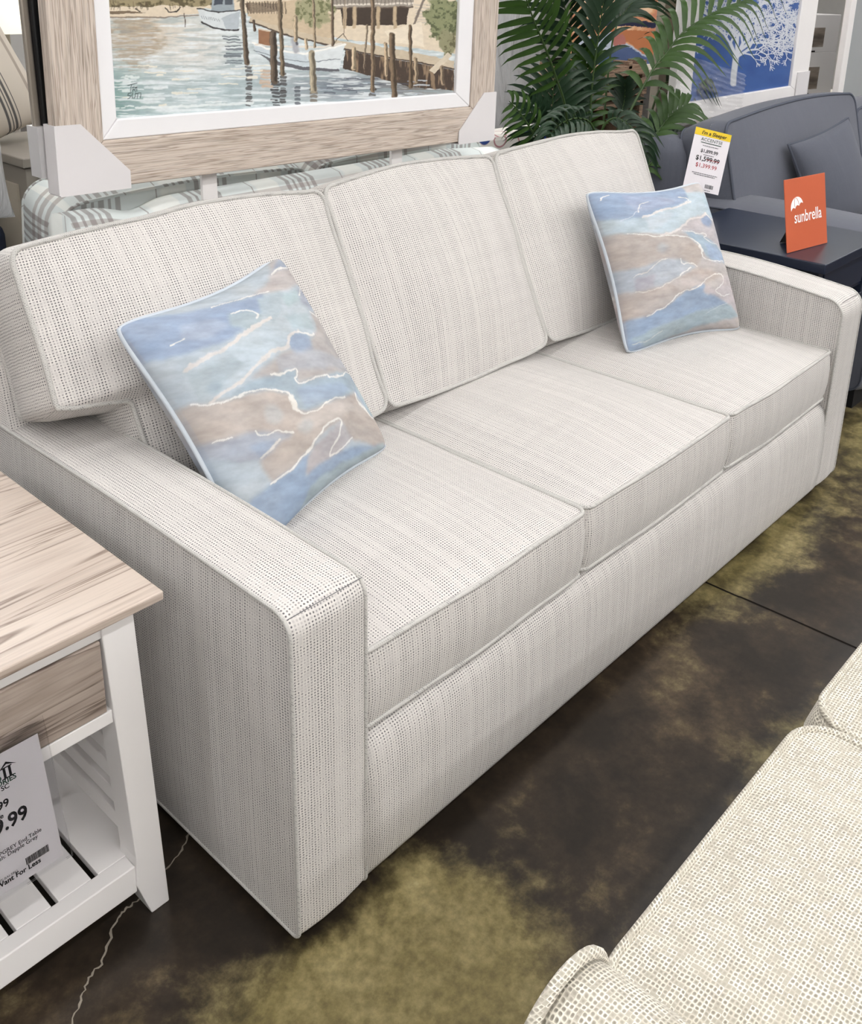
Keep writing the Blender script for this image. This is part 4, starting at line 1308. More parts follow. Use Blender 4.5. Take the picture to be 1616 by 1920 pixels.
for xx in (PX0-0.0, PX1-0.16):
    c_ = cushion(lambda q: rounded(0, 0.05, q, 0.55), lambda q: 0.16-rounded(0, 0.05, q, 0.55), lambda t: 0.0, lambda t: 0.55, 0.74, 0.01, 0.01, 0.004, 16, 24)
    put_cushion('arm', c_, frame3((xx, 1.54, 0.06), (1, 0, 0), (0, 1, 0), (0, 0, 1)), M['plaid'], M['plaid'], pl, 'std', 0.004)
for k in range(2):
    xx = PX0-0.02+k*0.74
    c_ = cushion(lambda q: rounded(0, 0.06, q, 0.5), lambda q: 0.73-rounded(0, 0.06, q, 0.5), lambda t: 0, lambda t: 0.5+0.012*math.sin(PI*t), 0.17, 0.03, 0.05, 0.012, 30, 30, 2.4)
    put_cushion('back_cushion', c_, frame3((xx, 1.325, 0.475), (1, 0, 0), (0, 0.985, 0.17), (0, -0.17, 0.985)), M['plaid'], M['plaid'], pl, 'boxed', 0.004)
    c_ = cushion(lambda q: 0.0, lambda q: 0.56, lambda t: 0, lambda t: 0.56, 0.14, 0.02, 0.0, 0.006, 16, 16, 2.6)
    put_cushion('seat_cushion', c_, frame3((PX0+0.17+k*0.565, 1.36, 0.41), (1, 0, 0), (0, 0, -1), (0, 1, 0)), M['plaid'], M['plaid'], pl, 'std', 0.004)
for fx in (PX0+0.06, PX1-0.06):
    for fy in (1.12, 1.84):
        link('foot', MB().box(fx-0.025, fx+0.025, fy-0.025, fy+0.025, 0, 0.065).mesh('foot'), M['black'], pl)

# ------------------------------------------------------------------ left background
cab = thing('cabinet', 'warm grey cabinet with tan side panel behind the plaid loveseat', 'cabinet', (0, 0, 0))
p = at(42, 298, 'y', 2.0)
kx, kz = float(p[0]), float(p[2])
link('carcass', MB().box(kx+0.012, kx+1.0, 2.015, 2.47, 0.0, kz-0.035).mesh('carcass'), M['grey_paint'], cab, bevel=0.003)
link('top', MB().box(kx, kx+1.02, 2.0, 2.49, kz-0.03, kz).mesh('top'), M['grey_paint'], cab, bevel=0.004)
link('side_panel', MB().box(kx+0.004, kx+0.0115, 2.07, 2.41, 0.1, kz-0.09).mesh('side_panel'), M['tan_paint'], cab)
dd = link('door', MB().box(kx+0.05, kx+0.5, 2.007, 2.0145, 0.08, kz-0.06).mesh('door'), M['grey_paint'], cab, bevel=0.002)
link('handle', MB().box(kx+0.46, kx+0.47, 1.99, 2.007, kz-0.3, kz-0.2).mesh('handle'), M['silver'], dd)
link('door', MB().box(kx+0.51, kx+0.96, 2.007, 2.0145, 0.08, kz-0.06).mesh('door'), M['grey_paint'], cab, bevel=0.002)

def soft_pillow(name, label, w_, h_, th, mtx, mat, welt=None, cat='pillow', parentless=True, power=0.42, cc=0.07):
    N = 48
    g = np.linspace(-1, 1, N+1); U, V = np.meshgrid(g, g)
    x = w_/2*U*(1-cc*(1-V**2)); z = h_/2*V*(1-cc*(1-U**2))
    t = th*np.power(np.clip((1-U**2)*(1-V**2), 0, 1), power)
    vs = list(zip(x.ravel(), -t.ravel(), z.ravel()))+list(zip(x.ravel(), t.ravel(), z.ravel()))
    n1 = N+1; k = n1*n1; fs = []
    for j in range(N):
        for i in range(N):
            a = j*n1+i
            fs += [(a, a+1, a+n1+1, a+n1), (k+a, k+a+n1, k+a+n1+1, k+a+1)]
    me = bpy.data.meshes.new(name); me.from_pydata([tuple(map(float, p)) for p in vs], [], fs)
    ul = me.uv_layers.new(name='UVMap')
    for l in me.loops:
        v = me.vertices[l.vertex_index].co
        ul.data[l.index].uv = (v.x+5, v.z+5)
    o = link(name, me, mat, None, True)
    o.matrix_world = mtx
    tag(o, label, cat)
    if welt:
        e = np.linspace(-1, 1, 30)
        ring = [(a, -1) for a in e]+[(1, a) for a in e[1:]]+[(a, 1) for a in e[::-1][1:]]+[(-1, a) for a in e[::-1][1:-1]]
        pts = [(w_/2*a*(1-cc*(1-b*b)), 0, h_/2*b*(1-cc*(1-a*a))) for a, b in ring]
        link('piping', MB().tube(pts, 0.005, 8, True).mesh('piping'), welt, o, True)
    return o

def pose_matrix(c0, yaw, lean, roll=0.0):
    Rr = np.array((math.cos(yaw), math.sin(yaw), 0)); Bk = np.array((-math.sin(yaw), math.cos(yaw), 0)); Zz = np.array((0, 0, 1.0))
    Up = Zz*math.cos(lean)+Bk*math.sin(lean)
    R2 = Rr*math.cos(roll)+Up*math.sin(roll); U2 = -Rr*math.sin(roll)+Up*math.cos(roll)
    return frame3(c0, R2, np.cross(U2, R2), U2)
bed = thing('display_bed', 'display bed with dark brown cover under the striped pillow at the left border', 'bed', (-0.4, 2.65, 0))
link('bed_base', MB().box(-0.95, 0.93, -0.55, 0.75, 0.1, 0.45).mesh('bed_base'), M['dark_paint'], bed, bevel=0.01)
link('mattress', MB().box(-0.94, 0.92, -0.54, 0.74, 0.455, 0.85).mesh('mattress'), M['cover'], bed, bevel=0.05, seg=4)
for fx in (-0.9, 0.85):
    for fy in (-0.5, 0.68):
        link('leg', MB().box(fx, fx+0.05, fy, fy+0.05, 0, 0.1).mesh('leg'), M['black'], bed)
p = at(-105, 148, 'y', 2.35)
soft_pillow('striped_pillow', 'large cream pillow with dark ticking stripes leaning at the left border', 0.52, 0.50, 0.12, pose_matrix((float(p[0]), 2.35, float(p[2])), 0.0, 0.2, 0.36), M['stripe'])
p = at(0, -40, 'y', 2.95)
lamp = thing('floor_lamp', 'lit white drum shade lamp behind the striped pillow', 'lamp', (float(p[0]), 2.95, 0))
zl = float(p[2])
link('base', MB().lathe([(0.0, 0.0), (0.14, 0.0), (0.145, 0.015), (0.03, 0.03), (0.012, 0.05), (0.012, zl), (0.0, zl)]).mesh('base'), M['grey_paint'], lamp, True)
link('lamp_shade', MB().lathe([(0.20, zl-0.19), (0.16, zl+0.2), (0.157, zl+0.2), (0.197, zl-0.18)]).mesh('lamp_shade'), M['lit_shade'], lamp, True)
# plastic-wrapped cushion on a dark chair at the left border
ch = thing('armchair', 'dark navy chair partly behind the left end of the white sofa', 'chair', (0.085, 1.3, 0))
for nm, bx in (('seat', (-0.38, 0.17, 0.0, 0.55, 0.2, 0.44)), ('backrest', (-0.38, 0.17, 0.0, 0.13, 0.44, 0.90))):
    link(nm, MB().box(*bx).mesh(nm), M['navy_cloth'], ch, bevel=0.03, seg=3)
for fx in (-0.34, 0.11):
    for fy in (0.03, 0.48):
        link('leg', MB().box(fx, fx+0.03, fy, fy+0.03, 0, 0.21).mesh('leg'), M['black'], ch)
wr = soft_pillow('wrapped_cushion', 'white cushion in plastic wrap at the left border beside the grey cabinet', 0.42, 0.26, 0.07, pose_matrix((0.09, 1.365, 1.025), 0.0, 0.05), M['wrap'])
# ------------------------------------------------------------------ the palm
palm = thing('potted_palm', 'dark green potted palm with arching fronds behind the right end of the white sofa', 'plant', (2.05, 1.25, 0))
def toloc(p):
    return Vector((p[0]-2.05, p[1]-1.25, p[2]))
link('pot', MB().lathe([(0.0, 0.0), (0.12, 0.0), (0.16, 0.34), (0.168, 0.35), (0.168, 0.37), (0.15, 0.37), (0.145, 0.33), (0.0, 0.33)]).mesh('pot'), M['pot'], palm, True)
link('soil', MB().lathe([(0.143, 0.335), (0.08, 0.345), (0.0, 0.345)]).mesh('soil'), M['soil'], palm, True)
VIEW = Vector((CX-2.05, CY-1.2, CZ-1.0)).normalized()

def frond(pix, start, llen, div=64, nl=15, droop=0.35, width=0.021, mat='leaf', face=None, arch=0.32, rs=1.0, ls=1.0):
    """pix: (px, py, y) along the stalk; leaflets on the part after `start`"""
    pts = [toloc(at(a, b, 'y', y)) for a, b, y in pix]
    P = [Vector(q) for q in spline([tuple(p) for p in pts], 10)]
    n_ = len(P)
    base = Vector((random.uniform(-0.05, 0.05), random.uniform(-0.05, 0.05), 0.34))
    stalk = [Vector(q) for q in spline([tuple(base), tuple(base.lerp(P[0], 0.55)+Vector((0, 0, 0.06))), tuple(P[0])], 6)][:-1]
    path = stalk+P
    root = link('frond', MB().tube([tuple(p) for p in path], 0.0062, 7, False, lambda t: 1.0-0.75*t).mesh('frond'), M['stem'], palm, True)
    fv = Vector(face) if face else VIEW+Vector((0, 0, 0.35))
    mb = MB()
    i0 = int(start*(n_-1))
    for k in range(nl):
        for sgn in (-1, 1):
            s = (k+(0.25 if sgn > 0 else 0.0))/nl
            f = i0+s*(n_-1-i0)
            a = int(min(f, n_-2)); fr_ = f-a
            p0 = P[a].lerp(P[a+1], fr_)
            T = (P[min(a+2, n_-1)]-P[max(a-1, 0)]).normalized()
            S = T.cross(fv).normalized()*sgn
            Nn = S.cross(T).normalized()*sgn
            if Nn.dot(fv) < 0:
                Nn = -Nn
            ang = math.radians(div*(1.0-0.5*s)+random.uniform(-4, 4))
            D = (T*math.cos(ang)+S*math.sin(ang)).normalized()
            prof_ = (0.55+1.1*s)*(1-0.0*s) if s < 0.3 else (0.88+0.12*math.sin(PI*(s-0.3)))*(1-0.55*max(0, s-0.55)/0.45)
            L_ = llen*prof_*random.uniform(0.9, 1.08)*(rs if sgn > 0 else ls)
            ns = 7
            wv = D.cross(Nn).normalized()
            vs = []
            lift = arch*L_
            for q in range(ns+1):
                u = q/ns
                c0 = p0+D*(L_*u)+Nn*(lift*math.sin(PI*min(1, u*1.2))*0.35)+Vector((0, 0, -1))*(droop*L_*u*u)
                c0 += Vector((0, 0, 1))*(arch*L_*0.5*u*(1-u)*2)
                w_ = 1.22*width*(0.5+0.5*min(1, u*5))*(1-u**3.0)**0.9 if u < 1 else 0.0006
                vs += [c0-wv*w_/2, c0-Nn*w_*0.16, c0+wv*w_/2]
            fs = []
            for q in range(ns):
                b_ = q*3
                fs += [(b_, b_+1, b_+4, b_+3), (b_+1, b_+2, b_+5, b_+4)]
            mb.add(vs, fs)
    link('leaflets', mb.mesh('leaflets'), M[mat], root, True)
    return root

# front, bright fronds
frond([(1066, 330, 1.16), (1061, 212, 1.13), (1043, 147, 1.10), (1021, 87, 1.07), (1002, 41, 1.05), (984, -8, 1.03), (966, -60, 1.01)], 0.33, 0.215, 66, 15, 0.16, 0.0215, 'leaf')
frond([(1150, 310, 1.16), (1174, 226, 1.15), (1207, 160, 1.13), (1231, 120, 1.12), (1249, 100, 1.11), (1275, 66, 1.09), (1310, 40, 1.07), (1350, 18, 1.05), (1395, 2, 1.03), (1450, -18, 1.01)], 0.22, 0.27, 62, 17, 0.42, 0.022, 'leaf')
frond([(1106, 330, 1.2), (1107, 201, 1.2), (1118, 95, 1.19), (1130, 15, 1.18), (1142, -50, 1.17)], 0.30, 0.23, 48, 12, 0.25, 0.02, 'leaf_dark')
frond([(1048, 340, 1.3), (1038, 255, 1.3), (1036, 200, 1.3), (1040, 130, 1.3)], 0.12, 0.24, 70, 12, 0.2, 0.02, 'leaf_dark')
frond([(1040, 335, 1.10), (1022, 286, 1.09), (997, 245, 1.08), (975, 212, 1.06), (955, 190, 1.05)], 0.18, 0.13, 62, 9, 0.25, 0.016, 'leaf')
frond([(1110, 320, 1.12), (1128, 245, 1.08), (1150, 222, 1.04), (1175, 232, 0.99), (1200, 258, 0.95), (1216, 300, 0.93)], 0.35, 0.125, 55, 11, 0.5, 0.016, 'leaf_dark')
frond([(1130, 320, 1.12), (1112, 240, 1.1), (1085, 222, 1.07), (1052, 232, 1.04), (1030, 255, 1.02)], 0.3, 0.14, 55, 10, 0.4, 0.016, 'leaf_dark')
frond([(1180, 340, 1.12), (1212, 278, 1.10), (1238, 240, 1.09), (1262, 212, 1.07), (1292, 196, 1.05)], 0.3, 0.2, 60, 9, 0.3, 0.02, 'leaf')
frond([(1180, 350, 1.10), (1215, 310, 1.07), (1252, 290, 1.04), (1292, 292, 1.02)], 0.25, 0.13, 58, 8, 0.35, 0.018, 'leaf')
frond([(1190, 330, 1.25), (1232, 178, 1.24), (1262, 150, 1.22), (1294, 136, 1.2), (1335, 132, 1.18)], 0.42, 0.2, 58, 10, 0.35, 0.02, 'leaf_dark')
frond([(1085, 320, 1.38), (1076, 130, 1.38), (1064, 40, 1.36), (1046, -40, 1.34)], 0.35, 0.24, 60, 12, 0.25, 0.021, 'leaf_dark')
frond([(1125, 300, 1.36), (1148, 80, 1.36), (1180, 12, 1.34), (1226, -36, 1.3)], 0.45, 0.22, 58, 11, 0.3, 0.021, 'leaf_dark')
frond([(1160, 330, 1.2), (1192, 270, 1.18), (1222, 240, 1.16), (1246, 232, 1.14)], 0.25, 0.11, 60, 8, 0.2, 0.017, 'leaf_dark')
frond([(1090, 330, 1.2), (1080, 280, 1.18), (1060, 245, 1.15), (1035, 225, 1.12)], 0.2, 0.15, 60, 9, 0.3, 0.016, 'leaf_dark')
frond([(1140, 330, 1.3), (1160, 230, 1.3), (1170, 190, 1.3), (1172, 150, 1.3)], 0.3, 0.13, 60, 8, 0.2, 0.018, 'leaf_dark')
frond([(1200, 350, 1.14), (1235, 325, 1.1), (1262, 318, 1.07), (1300, 330, 1.05)], 0.2, 0.11, 55, 7, 0.3, 0.017, 'leaf_dark')

frond([(1042, 340, 1.22), (1022, 270, 1.2), (1004, 225, 1.18), (985, 190, 1.16)], 0.15, 0.17, 62, 10, 0.25, 0.019, 'leaf_dark')
frond([(1060, 340, 1.25), (1072, 250, 1.26), (1082, 190, 1.26), (1096, 150, 1.25)], 0.2, 0.17, 58, 10, 0.25, 0.019, 'leaf_dark')
frond([(1190, 350, 1.18), (1222, 300, 1.16), (1248, 268, 1.14), (1278, 250, 1.12)], 0.2, 0.16, 58, 9, 0.3, 0.019, 'leaf_dark')
frond([(1090, 330, 1.3), (1100, 240, 1.32), (1102, 160, 1.33), (1096, 90, 1.33)], 0.3, 0.2, 58, 11, 0.3, 0.02, 'leaf')
# ------------------------------------------------------------------ navy side table with the orange card
nt = thing('side_table', 'dark navy side table between the white sofa and the grey sofa', 'table', (2.42, 0.42, 0))
def NB(name, mb, mat, parent=nt, **kw):
    me = mb.mesh(name); me.transform(Matrix.Translation((-2.42, -0.42, 0)))
    return link(name, me, mat, parent, **kw)
NB('table_top', MB().box(2.168, 2.665, 0.137, 0.70, 0.628, 0.66), M['navy'], bevel=0.003)
for lx in (2.195, 2.60):
    for ly in (0.165, 0.64):
        NB('leg', MB().box(lx, lx+0.04, ly, ly+0.04, 0, 0.628), M['navy'], bevel=0.002)
NB('apron', MB().box(2.235, 2.60, 0.172, 0.186, 0.50, 0.628).box(2.235, 2.60, 0.66, 0.674, 0.50, 0.628).box(2.2, 2.214, 0.205, 0.64, 0.50, 0.628).box(2.621, 2.635, 0.205, 0.64, 0.50, 0.628), M['navy'])
dw = NB('drawer', MB().box(2.25, 2.585, 0.164, 0.1715, 0.515, 0.615), M['navy'], bevel=0.002)
NB('shelf', MB().box(2.2, 2.635, 0.17, 0.675, 0.16, 0.18), M['navy'])
oc = thing('card_sign', 'orange card sign with a white umbrella logo standing on the navy table', 'sign', (0, 0, 0))
a0 = np.array(at(1476, 475, 'z', 0.6612)); a1 = np.array(at(1551, 455, 'z', 0.6612))
ux = (a1-a0)/np.linalg.norm(a1-a0); Wc = float(np.linalg.norm(a1-a0)); Hc = Wc*1.0
bk = np.array((-ux[1], ux[0], 0)); le = 0.20
uz = np.array((0, 0, 1.0))*math.cos(le)+bk*math.sin(le)
ob = basis(a0, ux, uz)                       # local x right, y up, z out
oc.matrix_basis = ob
cd = link('card', MB().box(0, Wc, 0, Hc, -0.003, 0.0).mesh('card'), M['orange'], oc, bevel=0.0008)
link('easel_back', MB().prism([(0.02, -0.004), (Hc*0.6, -0.004), (0.0185, -0.085)], 'x', Wc*0.4, Wc*0.6).mesh('easel_back'), M['black'], oc)
def L(*p):
    return Matrix.Translation(p)
text_mesh('sunbrella', 0.053, M['paper_white'], cd, L(Wc*0.5+0.008, Hc*0.385, 0.0007), 'CENTER', 0.0003, 'lettering', 0.0, 0.80)
ua = []
uc = (Wc*0.275, Hc*0.60)
for k in range(17):
    t = PI*k/16
    ua.append((uc[0]+0.034*math.cos(t), uc[1]+0.032*math.sin(t)))
for k in range(3):
    x1_ = uc[0]-0.034+0.068*k/3; 
    for q in range(1, 6):
        t = q/5
        ua.append((x1_+0.0227*t, uc[1]+0.006*math.sin(PI*t)))
um = MB().prism([(a, b) for a, b in ua][:-1], 'z', 0.0004, 0.001).mesh('umbrella_logo'); fix_normals(um)
um.transform(Matrix.Translation((uc[0], uc[1], 0)) @ Matrix.Rotation(0.28, 4, 'Z') @ Matrix.Translation((-uc[0], -uc[1], 0)))
uo = link('umbrella_logo', um, M['paper_white'], cd)
for q in (-0.35, 0.35):
    rb = MB().tube([(uc[0]+0.034*q*math.sin(t)*1.0, uc[1]+0.003+0.028*math.cos(t), 0.0012) for t in np.linspace(0.1, 1.5, 8)], 0.0007, 5).mesh('logo_rib')
    rb.transform(Matrix.Translation((uc[0], uc[1], 0)) @ Matrix.Rotation(0.28, 4, 'Z') @ Matrix.Translation((-uc[0], -uc[1], 0)))
    link('logo_rib', rb, M['orange'], uo)

# ------------------------------------------------------------------ grey sofa on the right
gs = thing('grey_sofa', 'slate grey sofa beyond the navy table at the right border', 'sofa', (0, 0, 0))
c_ = cushion(lambda q: rounded(0, 0.05, q, 0.56), lambda q: 0.9-rounded(0, 0.05, q, 0.56), lambda t: 0, lambda t: 0.56+0.01*math.sin(PI*t), 0.30, 0.008, 0.008, 0.03, 30, 24)
put_cushion('arm', c_, frame3((2.865, 0.15, 0.07), (0, 1, 0), (-1, 0, 0), (0, 0, 1)), M['grey_cloth'], M['grey_welt'], gs, 'arm', 0.004)
link('front_rail', MB().box(3.0, 4.95, 0.17, 0.3, 0.07, 0.33).mesh('front_rail'), M['grey_cloth'], gs, bevel=0.02)
link('seat_base', MB().box(3.0, 4.95, 0.3, 1.05, 0.09, 0.31).mesh('seat_base'), M['grey_cloth'], gs)
me = loft([(1.10, 0.07), (1.12, 0.80), (1.10, 0.86), (1.04, 0.875), (0.99, 0.86), (0.96, 0.80), (0.92, 0.3), (0.92, 0.07)], 2.72, 5.0, 20).mesh('back_frame'); fix_normals(me)
link('back_frame', me, M['grey_cloth'], gs, True)
for fx in (2.78, 4.85):
    for fy in (0.22, 1.0):
        link('foot', MB().box(fx-0.05, fx+0.05, fy-0.05, fy+0.05, 0, 0.09).mesh('foot'), M['black'], gs)
link('kick_plate', MB().box(2.74, 4.92, 0.2, 1.04, 0.012, 0.085).mesh('kick_plate'), M['black'], gs)
for k in range(2):
    xx = 3.0+k*0.97
    c_ = cushion(lambda q: 0.0, lambda q: 0.965, lambda t: 0, lambda t: 0.7, 0.14, 0.03, 0.0, 0.008, 20, 20)
    put_cushion('seat_cushion', c_, frame3((xx, 0.17, 0.405), (1, 0, 0), (0, 0, -1), (0, 1, 0)), M['grey_cloth'], M['grey_welt'], gs, 'std', 0.005)
for (x0, x1, z1, hh) in ((2.80, 4.10, 0.0, 0.47), (4.12, 5.0, -0.04, 0.45)):
    c_ = cushion(lambda q, a=x0: rounded(a, 0.06, q, 0.5), lambda q, b=x1: b-rounded(0, 0.07, q, 0.5), lambda t: 0.0, lambda t, hh=hh: hh-0.055+0.055*math.sin(PI*min(1, 0.12+t*0.62)), 0.19, 0.05, 0.02, 0.02, 40, 40, 2.2)
    put_cushion('back_cushion', c_, frame3((0, 0.80, 0.50+z1), (1, 0, 0), (0, 0.965, -0.262), (0, 0.262, 0.965)), M['grey_cloth'], M['grey_welt'], gs, 'boxed', 0.006)
gp = soft_pillow('throw_pillow', 'plain slate grey throw pillow leaning on the grey sofa behind the orange card', 0.32, 0.40, 0.075, pose_matrix((3.335, 0.585, 0.700), -0.4722, 0.2754, 0.3118), M['grey_cloth'], M['grey_welt'])

# price tag hanging at the corner of the grey sofa
pt = thing('price_tag', 'white price tag with a yellow header hanging on the grey sofa behind the palm leaves', 'tag', (0, 0, 0))
sc_ = 0.140/0.19
pc = _O+(np.array((3.7578, 1.3582, 0.608))-_O)*sc_
pm_ = pose_matrix(pc, -0.6681, 0.2387, -0.2286)
TW, THt = 0.140, 0.140*0.3/0.19
pt.matrix_basis = pm_
sheet = link('printed_sheet', MB().box(-TW/2, TW/2, 0.0, 0.0008, -THt/2, THt/2).mesh('printed_sheet'), M['paper'], pt)
link('header_strip', MB().box(-TW/2, TW/2, -0.0006, 0.0, THt/2-0.026, THt/2).mesh('header_strip'), M['yellow'], sheet)
link('hanging_loop', MB().tube([(-0.02, 0.002, THt/2), (-0.015, 0.006, THt/2+0.02), (0.0, 0.01, THt/2+0.03), (0.015, 0.006, THt/2+0.02), (0.02, 0.002, THt/2)], 0.001, 6).mesh('hanging_loop'), M['clear'], pt)
def tline(txt, z, size, mat, bold=0.0, sx_=1.0, al='CENTER', x=0.0, sh=0.0):
    mtx = Matrix(((1, 0, 0, x), (0, 0, -1, -0.0010), (0, 1, 0, z), (0, 0, 0, 1)))
    text_mesh(txt, size, mat, sheet, mtx, al, bold, 'lettering', sh, sx_)
hz = THt/2
tline("I'm a Sleeper", hz-0.020, 0.0185, M['ink'], 0.0004, 1.0, 'CENTER', 0.004, 0.2)
tline('ACCENTSII', hz-0.043, 0.017, M['ink_green'], 0.0, 1.0)
link('logo_bar', MB().box(-0.040, 0.040, -0.0010, -0.0004, hz-0.050, hz-0.0475).mesh('logo_bar'), M['ink_green'], sheet)
tline('$1,899.99', hz-0.083, 0.017, M['ink_grey'], 0.0005)
tline('$1,599.99', hz-0.113, 0.0235, M['ink'], 0.0004)
link('strike_line', MB().box(-0.005, 0.045, -0.0012, -0.0008, hz-0.107, hz-0.1055).mesh('strike_line'), M['ink_red'], sheet)
tline('$1,399.99', hz-0.137, 0.021, M['ink_red'], 0.0)
bb = MB()
for z_, a, b in ((hz-0.160, -0.048, 0.05), (hz-0.166, -0.04, 0.042), (hz-0.203, -0.04, -0.005), (hz-0.216, -0.03, 0.035), (hz-0.060, -0.03, 0.03), (hz-0.092, -0.02, 0.02)):
    x_ = a
    while x_ < b:
        w_ = random.uniform(0.004, 0.010); bb.box(x_, min(b, x_+w_), -0.0010, -0.0006, z_, z_+0.0022); x_ += w_+0.0015
link('small_print', bb.mesh('small_print'), M['ink_grey'], sheet)
bb = MB(); x_ = 0.012
while x_ < 0.044:
    bb.box(x_, x_+0.001, -0.0010, -0.0006, hz-0.207, hz-0.193); x_ += random.choice((0.0018, 0.0026))
link('barcode', bb.mesh('barcode'), M['ink_grey'], sheet)

# ------------------------------------------------------------------ coral picture
ca = thing('framed_picture', 'white coral on blue picture in a white frame above the grey sofa', 'picture', (3.6, 1.13, 0.9))
def CB(name, mb, mat, parent=ca, **kw):
    me = mb.mesh(name); me.transform(Matrix.Translation((-3.6, -1.13, -0.9)))
    return link(name, me, mat, parent, **kw)
YC = 1.13
cx0 = float(at(1264, 190, 'y', YC)[0]); cz0 = 0.885
cx1 = float(at(1514, 150, 'y', YC)[0])
bx0 = float(at(1297, 165, 'y', YC)[0]); bx1 = float(at(1487, 130, 'y', YC)[0]); bz0 = float(at(1400, 160, 'y', YC)[2])-0.035
cz1 = cz0+0.95
CB('frame_board', MB().prism([(cx0, cz0), (cx1, cz0), (bx1, bz0), (bx0, bz0)], 'y', YC, YC+0.035), M['white_paint'], bevel=0.004)
CB('frame_board', MB().prism([(cx0, cz1), (bx0, cz1-0.1), (bx1, cz1-0.1), (cx1, cz1)], 'y', YC, YC+0.035), M['white_paint'], bevel=0.004)
CB('frame_board', MB().prism([(cx0, cz0), (bx0, bz0), (bx0, cz1-0.1), (cx0, cz1)], 'y', YC, YC+0.035), M['white_paint'], bevel=0.004)
CB('frame_board', MB().prism([(cx1, cz0), (cx1, cz1), (bx1, cz1-0.1), (bx1, bz0)], 'y', YC, YC+0.035), M['white_paint'], bevel=0.004)
CB('backing_board', MB().box(cx0+0.01, cx1-0.01, YC+0.036, YC+0.04, cz0+0.01, cz1-0.01), M['tan_paint'])
CB('corner_protector', MB().box(cx1-0.14, cx1+0.004, YC-0.006, YC-0.001, cz0-0.004, cz0+0.145).box(cx1+0.001, cx1+0.005, YC-0.006, YC+0.042, cz0-0.004, cz0+0.145), M['card'])
nx_, nz_ = 460, 330
xs = np.linspace(bx0-0.003, bx1+0.003, nx_); zs = np.concatenate([np.linspace(bz0-0.003, 1.40, nz_-20), np.linspace(1.41, cz1-0.097, 20)])
GX, GZ = np.meshgrid(xs, zs)
SX, SY = project(GX, np.full(GX.shape, YC), GZ)
c = Canvas(SX, SY, 0.0, 0.05, 2)
c.fill((52, 86, 150))
tx = fbm(SX*0.03, SY*0.04, 5, 4)
c.blend(np.clip((tx-0.4)*3, 0, 1)*0.5, (70, 106, 170))
def coral(x, y, ang, l, w_, d):
    n_ = 3
    pts = [(x, y)]
    a = ang
    for k in range(n_):
        a += random.uniform(-0.18, 0.18)
        x += math.cos(a)*l/n_; y -= math.sin(a)*l/n_*0.95
        pts.append((x, y))
    c.stroke(pts, w_, (214, 218, 226), 1.0, 0.25)
    if d > 0:
        for s_ in ((-0.5, 0.5) if d > 1 else (-0.55, 0.1, 0.6)):
            coral(x, y, a+s_+random.uniform(-0.15, 0.15), l*random.uniform(0.72, 0.88), max(1.25, w_*0.66), d-1)
        if random.random() < 0.6:
            coral(pts[2][0], pts[2][1], a+random.choice((-0.9, 0.9)), l*0.6, max(1.2, w_*0.55), d-2 if d > 1 else 0)
random.seed(21)
c.stroke([(1380, 157), (1381, 140), (1384, 118), (1386, 100)], 11, (206, 210, 214), 1.0, 0.2)
for (x, y, a, l, w_, d) in ((1386, 104, 1.15, 26, 6, 6), (1386, 104, 2.0, 26, 6, 6), (1386, 108, 0.5, 24, 5, 5), (1388, 100, 0.75, 34, 6, 6), (1388, 100, 1.5, 34, 6, 6), (1400, 60, 0.2, 30, 4, 5), (1440, 30, -0.2, 22, 4, 5), (1470, 30, -0.9, 20, 4, 4), (1478, 50, -1.3, 18, 3, 4), (1380, 60, 2.3, 30, 4, 5), (1350, 40, 2.7, 22, 4, 5), (1420, 20, 0.6, 22, 4, 5), (1330, 60, 3.3, 18, 3, 4), (1476, 10, 0.3, 14, 3, 4)):
    coral(x, y, a, l, w_, d)
for k in range(40):                                   # sheen streaks of the print near its lower edge
    pass
me = bpy.data.meshes.new('coral_print')
vv = np.stack([GX.ravel()-3.6, np.full(GX.size, 0.014), GZ.ravel()-0.9], 1)
idx = np.arange(GX.size).reshape(GX.shape)
ff = np.stack([idx[:-1, :-1].ravel(), idx[:-1, 1:].ravel(), idx[1:, 1:].ravel(), idx[1:, :-1].ravel()], 1)
me.from_pydata(vv.tolist(), [], ff.tolist())
set_paint(me, c.c*0.85)
link('coral_print', me, vcol_mat('coral_paint', 0.4, 0.4), ca)
random.seed(5)
# glossy stretch wrap over the lower left of the frame
mb = MB()
def wrapf(u, v):
    x = cx0-0.01+u*0.62; z = cz0-0.01+v*(0.30-0.12*u)
    y = YC-0.006-0.006*math.sin(u*23+v*9)*math.sin(v*17+u*5)-0.004*math.sin(v*60+u*14)
    return (x, y, z)
mb.grid(wrapf, 60, 50)
CB('stretch_wrap', mb, M['stretch'], smooth=True)

# ------------------------------------------------------------------ things behind the palm
dp = thing('accent_chair', 'white accent chair with rose rings and blue ovals behind the plaid loveseat', 'chair', (2.3, 1.72, 0))
for nm, bx in (('backrest', (-0.28, 0.32, -0.22, -0.10, 0.42, 0.872)), ('seat', (-0.28, 0.32, -0.22, 0.25, 0.24, 0.44))):
    me = MB().box(*bx).mesh(nm); box_uv(me)
    link(nm, me, M['medallion'], dp, bevel=0.025, seg=3)
for fx in (-0.25, 0.25):
    for fy in (-0.19, 0.19):
        link('leg', MB().box(fx, fx+0.04, fy, fy+0.04, 0, 0.25).mesh('leg'), M['crate_wood'], dp)
wp = thing('wrapped_headboard', 'white furniture panel in shiny plastic wrap behind the left palm fronds', 'furniture', (2.78, 2.05, 0))
mb = MB(); mb.grid(lambda u, v: (-0.42+0.84*u, -0.05-0.008*math.sin(u*31+v*13)-0.006*math.sin(v*27+u*8), 0.0+1.7*v), 60, 90)
